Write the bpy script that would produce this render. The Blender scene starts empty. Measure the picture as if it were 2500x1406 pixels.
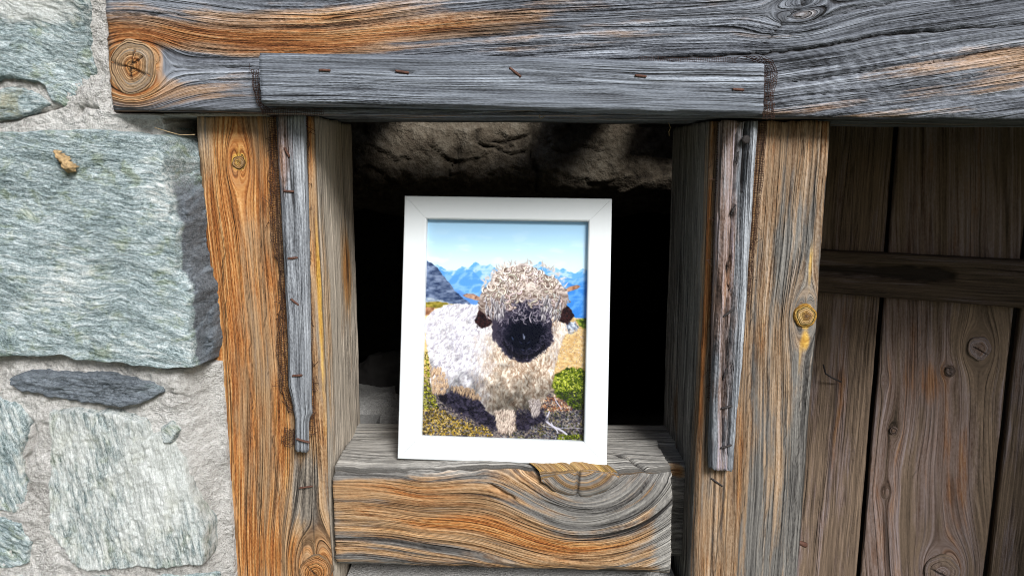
import bpy, bmesh, math, random
import numpy as np
from mathutils import Vector, Matrix

# ------------------------------------------------------------------ camera, sky, sun, exposure
F = 1819.0; PITCH = math.radians(9.8); D = 0.522; CZ = 1.45
scene = bpy.context.scene
col = scene.collection
cam = bpy.data.cameras.new('camera'); cam.sensor_width = 36; cam.lens = F/2500*36
cam.clip_start = 0.02; cam.clip_end = 3000
camo = bpy.data.objects.new('camera', cam); col.objects.link(camo)
camo.location = (0, -D, CZ); camo.rotation_euler = (math.pi/2-PITCH, 0, 0)
scene.camera = camo
SUN_EL = math.radians(36); SUN_AZ = math.radians(24)          # azimuth to the right of straight-on
world = bpy.data.worlds.new('World'); scene.world = world; world.use_nodes = True
wn = world.node_tree.nodes; wl = world.node_tree.links
sky = wn.new('ShaderNodeTexSky'); sky.sky_type = 'NISHITA'; sky.sun_disc = False
sky.sun_elevation = SUN_EL; sky.sun_rotation = math.pi-SUN_AZ
sky.air_density = 1.0; sky.dust_density = 2.0; sky.ozone_density = 1.0
bg = wn['Background']; bg.inputs[1].default_value = 0.065
wl.new(sky.outputs[0], bg.inputs[0])
sun = bpy.data.lights.new('sun', 'SUN'); sun.energy = 3.9; sun.angle = math.radians(20); sun.color = (1, 0.99, 0.978)
suno = bpy.data.objects.new('sun', sun); col.objects.link(suno)
sd = Vector((math.sin(SUN_AZ)*math.cos(SUN_EL), -math.cos(SUN_AZ)*math.cos(SUN_EL), math.sin(SUN_EL)))
suno.rotation_euler = sd.to_track_quat('Z', 'Y').to_euler(); suno.location = (1, -4, 5)
vs = scene.view_settings; vs.view_transform = 'Standard'; vs.look = 'None'; vs.gamma = 1; vs.use_curve_mapping = False
vs.exposure = 0.2
scene.cycles.use_denoising = True
scene.cycles.filter_width = 1.0

# ------------------------------------------------------------------ helpers
CP, SP = math.cos(PITCH), math.sin(PITCH)
def unp(px, py, Y):
    """photo pixel -> point on the plane y = Y (arrays or scalars)"""
    px = np.asarray(px, float); py = np.asarray(py, float)
    a = (px-1250)/F; b = -(py-703)/F
    dy = b*SP+CP; dz = b*CP-SP
    t = (Y+D)/dy
    return np.stack([a*t, np.broadcast_to(Y, (a*t).shape)+0*t, CZ+dz*t], -1)
def proj(P):
    x, y, z = P[..., 0], P[..., 1]+D, P[..., 2]-CZ
    w = y*CP-z*SP; v = y*SP+z*CP
    return 1250+F*x/w, 703-F*v/w
PXM = 3440.0
def sstep(a, b, x):
    t = np.clip((x-a)/(b-a), 0, 1); return t*t*(3-2*t)
def _h(ix, iy, s):
    n = (ix.astype(np.int64)*374761393+iy.astype(np.int64)*668265263+int(s)*974634777) & 0xffffffff
    n = ((n ^ (n >> 13))*1274126177) & 0xffffffff
    n = n ^ (n >> 16)
    return (n & 0xffff)/65535.0
def vn(x, y, s=0):
    ix = np.floor(x); iy = np.floor(y); fx = x-ix; fy = y-iy
    fx = fx*fx*(3-2*fx); fy = fy*fy*(3-2*fy)
    a = _h(ix, iy, s); b = _h(ix+1, iy, s); c = _h(ix, iy+1, s); d = _h(ix+1, iy+1, s)
    return (a+(b-a)*fx)*(1-fy)+(c+(d-c)*fx)*fy
def fbm(x, y, s=0, o=4, g=.5):
    r = 0; a = 1; t = 0
    for i in range(o):
        r = r+a*vn(x*2**i+i*17.3, y*2**i+i*9.1, s+i); t += a; a *= g
    return r/t
def ridge(x, y, s=0, o=4):
    r = 0; a = 1; t = 0
    for i in range(o):
        r = r+a*(1-np.abs(2*vn(x*2**i+i*7.7, y*2**i+i*3.3, s+i)-1)); t += a; a *= .5
    return r/t
def blob(px, py, cx, cy, rx, ry, ang=0.):
    c, s = math.cos(math.radians(ang)), math.sin(math.radians(ang))
    u = (px-cx)*c+(py-cy)*s; v = -(px-cx)*s+(py-cy)*c
    return np.exp(-(u/rx)**2-(v/ry)**2)
def polydist(px, py, pts):
    d = np.full(px.shape, 1e9); tt = np.zeros(px.shape)
    n = len(pts)-1
    for i in range(n):
        (x0, y0), (x1, y1) = pts[i], pts[i+1]
        dx, dy = x1-x0, y1-y0
        t = np.clip(((px-x0)*dx+(py-y0)*dy)/(dx*dx+dy*dy+1e-9), 0, 1)
        e = np.hypot(px-x0-t*dx, py-y0-t*dy)
        m = e < d; d = np.where(m, e, d); tt = np.where(m, (i+t)/n, tt)
    return d, tt
def inside(px, py, pts):
    r = np.zeros(px.shape, bool); n = len(pts)
    for i in range(n):
        (x0, y0), (x1, y1) = pts[i], pts[(i+1) % n]
        if y0 == y1: continue
        c = ((y0 > py) != (y1 > py)) & (px < (x1-x0)*(py-y0)/(y1-y0)+x0)
        r ^= c
    return r
def sdf(px, py, pts):
    d, _ = polydist(px, py, list(pts)+[pts[0]])
    return np.where(inside(px, py, pts), d, -d)
def crack(px, py, pts, wid, wob=3., seed=0):
    wx = (vn(px/22, py/22, seed+50)-.5)*2*wob; wy = (vn(px/22, py/22, seed+80)-.5)*2*wob
    d, t = polydist(px+wx, py+wy, pts)
    w = wid*np.clip(np.minimum(t, 1-t)*7, .25, 1)
    return np.exp(-(d/w)**2)

def link(o, parent=None):
    col.objects.link(o)
    if parent is not None: o.parent = parent
    return o
def tag(o, label, cat, group=None, kind=None):
    if label: o['label'] = label
    if cat: o['category'] = cat
    if group: o['group'] = group
    if kind: o['kind'] = kind
    return o
def empty(name, loc=(0, 0, 0)):
    o = bpy.data.objects.new(name, None); o.location = loc; o.empty_display_size = .02
    return link(o)
def mesh(name, V, Fc, mat, parent=None, smooth=True, attrs=None):
    """V in world space; parent empties carry only a location"""
    V = np.asarray(V, float)
    if parent is not None:
        off = np.zeros(3); p = parent
        while p is not None:
            off = off+np.array(p.location); p = p.parent
        V = V-off
    me = bpy.data.meshes.new(name)
    me.from_pydata(V.tolist() if len(V) < 4000 else V, [], Fc.tolist() if isinstance(Fc, np.ndarray) else Fc)
    if smooth: me.polygons.foreach_set('use_smooth', np.ones(len(me.polygons), bool))
    for k, a in (attrs or {}).items():
        a = np.asarray(a, np.float32)
        if a.shape[1] == 3:
            at = me.attributes.new(k, 'FLOAT_VECTOR', 'POINT'); at.data.foreach_set('vector', a.ravel())
        else:
            at = me.attributes.new(k, 'FLOAT_COLOR', 'POINT'); at.data.foreach_set('color', a.ravel())
    me.materials.append(mat)
    me.update()
    o = bpy.data.objects.new(name, me)
    return link(o, parent)
def gridfaces(nr, nc, closed=False, flip=False):
    i = np.arange(nr-1)[:, None]; j = np.arange(nc if closed else nc-1)[None, :]
    j2 = (j+1) % nc
    a = i*nc+j; b = i*nc+j2; c = (i+1)*nc+j2; d = (i+1)*nc+j
    q = np.stack([a, b, c, d] if not flip else [a, d, c, b], -1).reshape(-1, 4)
    return q
def tube(pts, rad, sides=7):
    pts = [Vector(p) for p in pts]; n = len(pts); V = []; Fc = []
    rads = rad if isinstance(rad, (list, tuple)) else [rad]*n
    ref = Vector((.31, .2, .93)).normalized()
    for i, p in enumerate(pts):
        t = (pts[min(i+1, n-1)]-pts[max(i-1, 0)]).normalized()
        a = t.cross(ref)
        if a.length < 1e-3: a = t.cross(Vector((1, 0, 0)))
        a.normalize(); b = t.cross(a)
        for k in range(sides):
            an = 2*math.pi*k/sides
            V.append(tuple(p+(a*math.cos(an)+b*math.sin(an))*rads[i]))
    for i in range(n-1):
        for k in range(sides):
            k2 = (k+1) % sides
            Fc.append((i*sides+k, i*sides+k2, (i+1)*sides+k2, (i+1)*sides+k))
    Fc.append(tuple(range(sides))[::-1]); Fc.append(tuple((n-1)*sides+k for k in range(sides)))
    return V, Fc
def box(x0, x1, y0, y1, z0, z1):
    V = [(x, y, z) for x in (x0, x1) for y in (y0, y1) for z in (z0, z1)]
    Fc = [(0, 1, 3, 2), (4, 6, 7, 5), (0, 4, 5, 1), (2, 3, 7, 6), (0, 2, 6, 4), (1, 5, 7, 3)]
    return V, Fc

# ------------------------------------------------------------------ materials
class NT:
    def __init__(s, name, rough=.8, spec=.3):
        s.m = bpy.data.materials.new(name); s.m.use_nodes = True
        s.t = s.m.node_tree; s.b = s.t.nodes['Principled BSDF']
        s.b.inputs['Roughness'].default_value = rough; s.b.inputs['Specular IOR Level'].default_value = spec
    def n(s, ty, **kw):
        x = s.t.nodes.new(ty)
        for k, v in kw.items(): setattr(x, k, v)
        return x
    def set(s, inp, v):
        if hasattr(v, 'is_linked') or hasattr(v, 'node'): s.t.links.new(v, inp)
        else: inp.default_value = v
    def math(s, op, a, b=0., c=None, clamp=False):
        x = s.n('ShaderNodeMath', operation=op, use_clamp=clamp)
        s.set(x.inputs[0], a); s.set(x.inputs[1], b)
        if c is not None: s.set(x.inputs[2], c)
        return x.outputs[0]
    def ma(s, a, b, c): return s.math('MULTIPLY_ADD', a, b, c)
    def attr(s, name):
        x = s.n('ShaderNodeAttribute', attribute_name=name); return x
    def sep(s, v):
        x = s.n('ShaderNodeSeparateXYZ'); s.set(x.inputs[0], v); return x.outputs
    def comb(s, a, b, c):
        x = s.n('ShaderNodeCombineXYZ')
        for i, v in enumerate((a, b, c)): s.set(x.inputs[i], v)
        return x.outputs[0]
    def noise(s, vec, scale=1., detail=2., rough=.5, dist=0.):
        x = s.n('ShaderNodeTexNoise'); s.set(x.inputs['Vector'], vec); s.set(x.inputs['Scale'], scale)
        x.inputs['Detail'].default_value = detail; x.inputs['Roughness'].default_value = rough; x.inputs['Distortion'].default_value = dist
        return x.outputs[0]
    def smooth(s, v, a, b):
        x = s.n('ShaderNodeMapRange', interpolation_type='SMOOTHSTEP'); s.set(x.inputs[0], v)
        x.inputs[1].default_value = a; x.inputs[2].default_value = b
        return x.outputs[0]
    def ramp(s, v, stops):
        x = s.n('ShaderNodeValToRGB'); s.set(x.inputs[0], v); e = x.color_ramp.elements
        while len(e) < len(stops): e.new(.5)
        for el, (p, c) in zip(e, stops): el.position = p; el.color = (*c, 1)
        return x.outputs[0]
    def mix(s, f, a, b, mode='MIX'):
        x = s.n('ShaderNodeMix', data_type='RGBA', blend_type=mode); s.set(x.inputs[0], f)
        for i, v in ((6, a), (7, b)):
            if isinstance(v, tuple): v = (*v, 1)
            s.set(x.inputs[i], v)
        return x.outputs[2]
    def bump(s, h, dist, strength=1., normal=None):
        x = s.n('ShaderNodeBump'); x.inputs['Strength'].default_value = strength; x.inputs['Distance'].default_value = dist
        s.set(x.inputs['Height'], h)
        if normal is not None: s.set(x.inputs['Normal'], normal)
        return x.outputs[0]
    def done(s, colr=None, normal=None, rough=None):
        if colr is not None: s.set(s.b.inputs['Base Color'], colr if not isinstance(colr, tuple) else (*colr, 1))
        if normal is not None: s.set(s.b.inputs['Normal'], normal)
        if rough is not None: s.set(s.b.inputs['Roughness'], rough)
        return s.m

def wood_mat(name, grey, orange, coarse=1., contrast=1., relief=.0011):
    """weathered softwood; gc = (across, along, seed) in metres; msk = orange, dark, yellow; mk2 = crack, pale, ring"""
    w = NT(name, .82, .25); grey = tuple(c*.87 for c in grey); orange = tuple(c*q for c, q in zip(orange, (.90, .86, .84)))
    g = w.attr('gc').outputs['Vector']; x, y, z = w.sep(g)
    m1 = w.attr('msk').outputs['Color']; mo, md, my = w.sep(m1)
    m2 = w.attr('mk2').outputs['Color']; mc, mp, mr = w.sep(m2)
    wig = w.noise(w.comb(w.math('MULTIPLY', x, 25), w.math('MULTIPLY', y, 11), z), 1, 2)
    x = w.ma(wig, .004, x)
    wid = w.noise(w.comb(w.math('MULTIPLY', x, 75), w.math('MULTIPLY', y, 2.2), w.math('ADD', z, 41)), 1, 2)
    x = w.ma(wid, .010, x)
    def st(fx, fy, det=2., rough=.55, off=0.):
        return w.noise(w.comb(w.math('MULTIPLY', x, fx*coarse), w.math('MULTIPLY', y, fy), w.math('ADD', z, off)), 1, det, rough)
    f1 = st(1150, 30, 2.); f2 = st(560, 9, 2., .55, 3); f3 = st(200, 5, 2., .6, 7); f4 = st(40, 3, 3., .6, 13)
    fq = w.noise(w.comb(w.math('MULTIPLY', x, 70), w.math('MULTIPLY', y, 14), w.math('ADD', z, 31)), 1, 4, .65)
    fs = w.noise(w.comb(w.math('MULTIPLY', x, 1500), w.math('MULTIPLY', y, 420), z), 1, 1)
    def hair(fx, fy, off, wid):
        ck = w.noise(w.comb(w.math('MULTIPLY', x, fx*coarse), w.math('MULTIPLY', y, fy), w.math('ADD', z, off)), 1, 1)
        return w.math('SUBTRACT', 1., w.smooth(w.math('ABSOLUTE', w.math('SUBTRACT', ck, .5)), .0, wid))
    ckl = w.math('MULTIPLY', hair(150, 2.4, 19, .026), w.smooth(f4, .36, .58))
    ck2 = w.math('MULTIPLY', hair(420, 5.5, 27, .05), w.smooth(f3, .40, .62))
    ckl = w.math('MAXIMUM', ckl, w.math('MULTIPLY', ck2, .55))
    v = w.math('MULTIPLY', f1, .34); v = w.ma(f2, .42, v); v = w.ma(f3, .26, v); v = w.ma(f4, .12, v); v = w.ma(fs, .16, v)   # mean about .65
    v = w.ma(w.math('SUBTRACT', v, .65), 3.05*contrast, .0)
    v = w.ma(v, w.ma(w.smooth(w.ma(fq, .5, w.math('MULTIPLY', f4, .5)), .36, .64), .95, .50), .50)
    v = w.ma(mp, .22, v)
    def k(c, q): return tuple(min(a*b, .84) for a, b in zip(c, q))
    gr = w.ramp(v, [(0, k(grey, (.12, .12, .12))), (.28, k(grey, (.46, .46, .47))), (.52, grey), (.76, k(grey, (1.65, 1.65, 1.63))), (1, k(grey, (2.4, 2.4, 2.35)))])
    tan = (orange[0]*.88, orange[1]*1.40, orange[2]*2.7)
    ta = w.ramp(v, [(0, k(tan, (.16, .13, .11))), (.28, k(tan, (.58, .5, .44))), (.52, tan), (.76, k(tan, (1.42, 1.55, 1.75))), (1, k(tan, (1.75, 2.1, 2.8)))])
    orr = w.ramp(v, [(0, k(orange, (.16, .12, .10))), (.28, k(orange, (.6, .5, .45))), (.52, orange), (.76, k(orange, (1.35, 1.75, 2.3))), (1, k(orange, (1.6, 2.5, 4.2)))])
    yel = w.ramp(v, [(0, (.12, .05, .01)), (.3, (.38, .19, .03)), (.6, (.62, .38, .08)), (1, (.78, .6, .25))])
    br = w.math('MULTIPLY', w.math('SUBTRACT', f3, .5), 1.0); br = w.ma(w.math('SUBTRACT', f2, .5), .55, br); br = w.ma(w.math('SUBTRACT', f4, .5), 1.7, br)
    br = w.ma(w.math('SUBTRACT', fq, .5), 1.3, br)
    om = w.math('ADD', mo, br)
    c = w.mix(w.smooth(om, .05, .42), gr, ta)
    c = w.mix(w.smooth(om, .42, .85), c, orr)
    c = w.mix(w.smooth(w.ma(br, .5, my), .28, .7), c, yel)
    md = w.ma(w.smooth(fq, .60, .78), .34, md)
    dfac = w.math('MULTIPLY', w.smooth(w.ma(br, .7, md), .2, .9), .82)
    c = w.mix(dfac, c, w.mix(.35, (.018, .013, .010), c, 'MIX'))
    c = w.mix(w.math('MAXIMUM', w.math('MULTIPLY', ckl, .62), mc), c, (.014, .011, .010))
    hgt = w.math('SUBTRACT', w.math('MULTIPLY', v, .8), w.math('MULTIPLY', ckl, .8))
    nb = w.bump(hgt, relief, 1.)
    return w.done(c, nb)

GREY = (.215, .24, .28); ORG = (.46, .19, .055)
M_wood = wood_mat('weathered_wood', GREY, ORG)
M_lpost = wood_mat('weathered_warm_post', (.30, .26, .215), (.47, .195, .055), 1., .95, .0012)
M_rpost = wood_mat('weathered_post', (.205, .195, .18), (.36, .16, .052), 1., 1.05, .0013)
M_sill = wood_mat('weathered_sill', (.235, .225, .21), (.43, .17, .045), 1.05, .95, .0012)
M_beam = wood_mat('weathered_beam', (.19, .208, .242), (.39, .165, .055), .9, 1.1, .0015)
M_door = wood_mat('door_wood', (.285, .205, .145), (.34, .165, .075), .8, .62, .0006)
M_lath = wood_mat('weathered_lath', (.25, .268, .295), (.36, .18, .085))

def stone_mat():
    s = NT('schist', .75, .3)
    g = s.attr('gc').outputs['Vector']; x, y, z = s.sep(g)
    white, dark, warm = s.sep(s.attr('msk').outputs['Color'])
    def sn(fx, fy, fz, det, rough, dist=0., off=0.):
        return s.noise(s.comb(s.math('MULTIPLY', x, fx), s.math('MULTIPLY', y, fy), s.ma(z, fz, off)), 1, det, rough, dist)
    lay = sn(70, 420, 300, 4, .65, .35); lay2 = sn(420, 1100, 800, 3, .62, .35, 3.)
    big = sn(22, 34, 30, 4, .6, 0., 4.); grn = sn(60, 80, 70, 4, .65, .5, 9.); gran = sn(1400, 1400, 900, 2, .6)
    v = s.math('ADD', s.math('MULTIPLY', lay, .5), s.math('MULTIPLY', lay2, .45))
    v = s.ma(big, .25, v); v = s.ma(gran, .26, v)
    v = s.ma(s.math('SUBTRACT', v, .73), 2.7, .47)
    c = s.ramp(v, [(0, (.045, .068, .072)), (.25, (.165, .22, .225)), (.48, (.31, .385, .40)), (.72, (.53, .61, .63)), (1, (.80, .84, .85))])
    cg = s.ramp(v, [(0, (.05, .07, .035)), (.4, (.19, .24, .13)), (1, (.5, .55, .38))])
    c = s.mix(s.math('MULTIPLY', s.smooth(grn, .50, .68), .6), c, cg)
    wf = s.smooth(s.ma(s.math('SUBTRACT', lay, .5), 1.3, s.ma(s.math('SUBTRACT', big, .5), .8, white)), .25, .8)
    c = s.mix(s.math('MULTIPLY', wf, .72), c, s.mix(v, (.45, .46, .43), (.82, .83, .80)))
    wm = s.smooth(s.ma(s.math('SUBTRACT', grn, .5), 1.2, warm), .25, .75)
    c = s.mix(s.math('MULTIPLY', wm, .6), c, s.mix(v, (.22, .17, .10), (.6, .54, .42)))
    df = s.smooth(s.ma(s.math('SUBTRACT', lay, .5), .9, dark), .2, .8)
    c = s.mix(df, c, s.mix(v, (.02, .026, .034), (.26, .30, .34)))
    n = s.bump(s.math('ADD', s.math('MULTIPLY', lay, .8), s.math('MULTIPLY', lay2, .8)), .0017, .75)
    n = s.bump(gran, .0008, .8, n)
    return s.done(c, n)
M_stone = stone_mat()
def mortar_mat():
    s = NT('lime_mortar', .92, .15)
    tc = s.n('ShaderNodeTexCoord').outputs['Object']
    a = s.noise(tc, 35, 4, .6); b = s.noise(tc, 380, 3, .65); c0 = s.noise(tc, 1100, 2)
    v = s.ma(b, .5, s.math('MULTIPLY', a, .5)); v = s.ma(c0, .35, v); v = s.ma(s.math('SUBTRACT', v, .675), 2., .5)
    c = s.ramp(v, [(0, (.16, .152, .14)), (.3, (.40, .39, .37)), (.6, (.57, .56, .54)), (1, (.78, .775, .755))])
    n = s.bump(s.math('ADD', b, s.math('MULTIPLY', c0, .7)), .0026, .95)
    return s.done(c, n)
M_mortar = mortar_mat()
def simple_mat(name, c, rough=.6, spec=.4, scale=300., var=.35, metal=0., bump=.0004):
    s = NT(name, rough, spec); s.b.inputs['Metallic'].default_value = metal
    tc = s.n('ShaderNodeTexCoord').outputs['Object']
    n = s.noise(tc, scale, 4, .6)
    cc = s.ramp(n, [(.25, tuple(q*(1-var) for q in c)), (.75, tuple(min(1, q*(1+var)) for q in c))])
    return s.done(cc, s.bump(n, bump, .6))
M_rust = simple_mat('rusty_iron', (.10, .045, .03), .75, .4, 900, .6)
M_darkiron = simple_mat('dark_iron', (.035, .03, .03), .7, .4, 900, .5)
M_net = simple_mat('brown_netting', (.06, .032, .024), .85, .2, 400, .4)
M_white = simple_mat('white_paint', (.72, .765, .785), .42, .45, 220, .012, bump=.00006)
M_back = simple_mat('fibreboard', (.10, .07, .045), .8, .2)
M_bark = simple_mat('bark', (.42, .29, .15), .9, .2, 420, .7, bump=.0018)
M_dark = simple_mat('dark_stone', (.05, .047, .045), .9, .2, 40, .4, bump=.004)  # plain near-black stone
M_grnd = simple_mat('trodden_grass', (.075, .08, .045), .95, .1, 9, .55, bump=.01)
M_strand = simple_mat('dry_straw', (.40, .30, .17), .8, .2)
def rock_mat():
    s = NT('ochre_rock', .9, .2)
    tc = s.n('ShaderNodeTexCoord').outputs['Object']
    a = s.noise(tc, 9, 5, .6); b = s.noise(tc, 60, 4, .6)
    crk = s.sep(s.attr('mk2').outputs['Color'])[0]
    v = s.ma(b, .5, s.math('MULTIPLY', a, .6)); v = s.ma(s.math('SUBTRACT', v, .55), 2.3, .5)
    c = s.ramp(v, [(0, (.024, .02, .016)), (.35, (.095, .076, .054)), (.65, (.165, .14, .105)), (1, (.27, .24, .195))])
    c = s.mix(crk, c, (.01, .009, .008))
    return s.done(c, s.bump(v, .012, .8))
M_rock = rock_mat()

# ------------------------------------------------------------------ ground (out of frame) and room behind the wall
gv = []
gx = np.linspace(-150, 150, 61); gy = np.linspace(-200, 60, 53)
GX, GY = np.meshgrid(gx, gy)
GZ = (fbm(GX/30, GY/30, 5)-.5)*np.clip(np.hypot(GX, GY)-6, 0, 40)*.12
ground = mesh('ground', np.stack([GX, GY, GZ], -1).reshape(-1, 3), gridfaces(53, 61), M_grnd)
tag(ground, None, None, kind='structure')

# ------------------------------------------------------------------ timber builder
def timber(name, quad, y0, depth, axis, mat, parent=None, da=.0022, dx=.0009, r=.0025, disp=None, attr=None, seed=0, yshift=None, flat=(), wear=1.):
    TL, TR, BR, BL = [unp(p[0], p[1], y0 if len(p) < 3 else p[2]) for p in quad]
    if axis == 'v': A0, A1, B0, B1 = TL, BL, TR, BR
    else: A0, A1, B0, B1 = TL, TR, BL, BR
    W = .5*(np.linalg.norm(B0-A0)+np.linalg.norm(B1-A1)); L = .5*(np.linalg.norm(A1-A0)+np.linalg.norm(B1-B0))
    # profile: (w, d, nw, nd, face, per)
    P = []
    def arc(cw, cd, a0, face):
        for k in range(1, 5):
            a = a0+math.pi/2*k/5
            P.append((cw+r*math.cos(a), cd+r*math.sin(a), math.cos(a), math.sin(a), face))
    nf = max(4, int((W-2*r)/dx)); ns = max(3, int((depth-2*r)/(dx*1.6)))
    for w in np.linspace(r, W-r, nf): P.append((w, 0, 0, -1, 0))
    arc(W-r, r, -math.pi/2, 0)
    for d in np.linspace(r, depth-r, ns): P.append((W, d, 1, 0, 1))
    arc(W-r, depth-r, 0, 2)
    for w in np.linspace(W-r, r, 5): P.append((w, depth, 0, 1, 2))
    arc(r, depth-r, math.pi/2, 2)
    for d in np.linspace(depth-r, r, ns): P.append((0, d, -1, 0, 3))
    arc(r, r, math.pi, 0)
    P = np.array(P); nu = len(P)
    na = max(6, int(L/da)); t = np.linspace(0, 1, na)[:, None]
    A = A0+(A1-A0)*t; B = B0+(B1-B0)*t                       # na x 3
    acr = (B-A); acr_u = acr/np.linalg.norm(acr, axis=1, keepdims=True)
    wn_ = P[:, 0]/W
    dirn = np.cross(acr_u, (A1-A0)/np.linalg.norm(A1-A0)); dirn = dirn*np.sign(dirn[:, 1:2])   # inward depth direction
    pos = A[:, None, :]+acr[:, None, :]*wn_[None, :, None]+dirn[:, None, :]*P[None, :, 1, None]
    nrm = acr_u[:, None, :]*P[None, :, 2, None]+dirn[:, None, :]*P[None, :, 3, None]
    fp = A[:, None, :]+acr[:, None, :]*wn_[None, :, None]
    px, py = proj(fp)
    s = np.broadcast_to(t*L, px.shape); d = np.broadcast_to(P[:, 1], px.shape); face = np.broadcast_to(P[:, 4], px.shape)
    wm = np.broadcast_to(P[:, 0], px.shape)
    per = np.where(face == 1, W+d, np.where(face == 3, -d, np.where(face == 2, W+depth+.03+(W-wm), wm)))
    c = dict(px=px, py=py, s=s, d=d, face=face, w=wm, W=W, L=L, per=per, t=np.broadcast_to(t, px.shape), depth=depth)
    gx_ = per.copy(); gy_ = s.copy(); z = np.zeros(px.shape); zz = z.copy()
    out = dict(gx=gx_, gy=gy_, o=z.copy(), k=z.copy(), y=z.copy(), c=z.copy(), p=z.copy(), r=z.copy())
    if attr is not None: attr(c, out)
    # generic relief, along the grain
    qx, qy = out['gx'], out['gy']
    h = (fbm(per*18+seed, s*7, seed)-.5)*.0030+(fbm(qx*330+seed, qy*12, seed+3, 3)-.5)*.0014+(fbm(qx*90, qy*30, seed+9, 3)-.5)*.0009
    corner = np.broadcast_to((np.abs(P[:, 2]*P[:, 3]) > .02).astype(float), px.shape)
    h = h-corner*wear*(.0004+.0022*np.clip(fbm(s*60+per*3, per*9, seed+5, 3)-.42, 0, 1))
    for (kx, ky, kr) in flat: h = h*np.where(face == 0, sstep(kr*.9, kr*1.7, np.hypot(px-kx, py-ky)), 1)
    if disp is not None: h = h+disp(c)
    pos = pos+nrm*h[..., None]
    if yshift is not None: pos[..., 1] += yshift(c)
    # ragged ends
    jag = (fbm(per*260, per*0+seed, seed+31, 3)-.5)*.0028
    al_u = (A1-A0)/np.linalg.norm(A1-A0)
    pos[0] += al_u*jag[0][:, None]; pos[-1] += al_u*jag[-1][:, None]
    nv = na*nu
    gc = np.stack([out['gx'], out['gy'], zz+seed*1.37], -1).reshape(-1, 3)
    one = np.ones(px.shape)
    msk = np.stack([out['o'], out['k'], out['y'], one], -1).reshape(-1, 4)
    mk2 = np.stack([np.clip(out['c'], 0, 1), out['p'], out['r'], one], -1).reshape(-1, 4)
    Fc = gridfaces(na, nu, True)
    V = pos.reshape(-1, 3)
    # orientation: the first front face must look towards -y
    q = V[Fc[nf//2]]; nn = np.cross(q[1]-q[0], q[2]-q[1])
    if nn[1] > 0: Fc = Fc[:, ::-1]
    Fl = Fc.tolist()
    Fl.append(list(range(nu)) if nn[1] > 0 else list(range(nu))[::-1])
    e = [(na-1)*nu+i for i in range(nu)]
    Fl.append(e[::-1] if nn[1] > 0 else e)
    o = mesh(name, V, Fl, mat, parent, attrs=dict(gc=gc, msk=msk, mk2=mk2))
    pl = o.data.polygons; pl[len(pl)-1].use_smooth = False; pl[len(pl)-2].use_smooth = False
    return o

def knotflow(ac, al, kac, kal, R, e=1.6, fall=5.):
    """stream function of the grain round a knot; returns warped across-coordinate, along-coordinate, radius/R"""
    y = ac-kac; x = (al-kal)/e
    r = np.sqrt(x*x+y*y)
    out = kac+y*(1-(R*R/(r*r+R*R*.22))*np.exp(-(r/(fall*R))**2)*np.where(r < R, .8+.2*r/R, 1))
    rk = np.hypot(al-kal, ac-kac)
    return out, rk/R

def knot(parent, pos_fn, kx, ky, R, mat, seed=0, o=.45, y=0., k=0., rim=.9, rings=1.9, pale=0., dome=.0012, cracks=(), aspect=1., rimw=.10, shell=None, yin=0.):
    """a knot as its own disc of ring grain, slightly proud of the face; pos_fn(px, py, off) -> point"""
    nr, na = 30, 72; r_ = np.linspace(0.0, 1.04, nr)[:, None]; a_ = np.linspace(0, 2*math.pi, na, endpoint=False)[None, :]
    wob = 1+.16*(fbm(np.cos(a_)*1.6+seed, np.sin(a_)*1.6+3, seed, 3)-.5)+.03*np.sin(5*a_+seed)
    X = kx+R*r_*wob*np.cos(a_); Y = ky+R*r_*wob*np.sin(a_)*aspect
    off = -dome*(1-.55*r_**2)+.004*sstep(.93, 1.04, r_)+(fbm(X/5, Y/5, seed, 2)-.5)*.0009+0*a_
    cr = np.zeros(X.shape)
    for i, pl in enumerate(cracks): cr = cr+crack(X, Y, pl, R*.035+.6, R*.03, i)
    off = off+.0012*np.clip(cr, 0, 1)
    P = pos_fn(X, Y, off)
    RR = r_*R+0*a_; z = np.zeros(X.shape)
    ang = np.abs((a_+0*r_)-math.pi)
    gc = np.stack([RR*rings/PXM*(1+.05*np.sin(3*a_)), ang*.012, z+seed*.77], -1).reshape(-1, 3)
    rm = np.exp(-((r_-.97)/rimw)**2)*rim*np.clip(.35+1.3*(fbm(np.cos(a_)*2, np.sin(a_)*2+seed, seed+4)-.1), 0, 1)
    yy_ = y+z
    if shell is not None:                         # light outer shell, dark line, darker heart
        yy_ = np.where(r_ > shell, y, yin)+z; rm = rm*.4+.85*np.exp(-((r_-shell)/.05)**2)*np.clip(.2+1.5*fbm(np.cos(a_)*2+4, np.sin(a_)*2, seed+6), 0, 1)+.7*np.exp(-(r_/.13)**2)
    oo = o+.25*np.exp(-(r_/.5)**2)+z
    one = z+1
    msk = np.stack([oo, k+z, yy_, one], -1).reshape(-1, 4); mk2 = np.stack([np.clip(rm+cr*.95, 0, 1)+z, pale+z, z, one], -1).reshape(-1, 4)
    Fc = gridfaces(nr, na, True, True)
    return mesh('knot', P.reshape(-1, 3), Fc, mat, parent, attrs=dict(gc=gc, msk=msk, mk2=mk2))
def flatpos(Y0):
    def f(X, Y, off):
        P = unp(X, Y, Y0); P[..., 1] += off; return P
    return f

def ringknot(out, c, kx, ky, R, stretch=1.):
    """inside the knot the grain runs in rings"""
    rk = np.hypot((c['px']-kx), (c['py']-ky)*stretch)
    ang = np.arctan2(c['py']-ky, c['px']-kx)
    ins = (rk < R) & (c['face'] == 0)
    wob = 1+.10*(vn(np.cos(ang)*1.5+5, np.sin(ang)*1.5+5, 3)-.5)
    out['gx'] = np.where(ins, rk*wob*1.9/PXM+2., out['gx'])
    out['gy'] = np.where(ins, np.abs(ang)*.006+5., out['gy'])
    return rk

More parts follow.
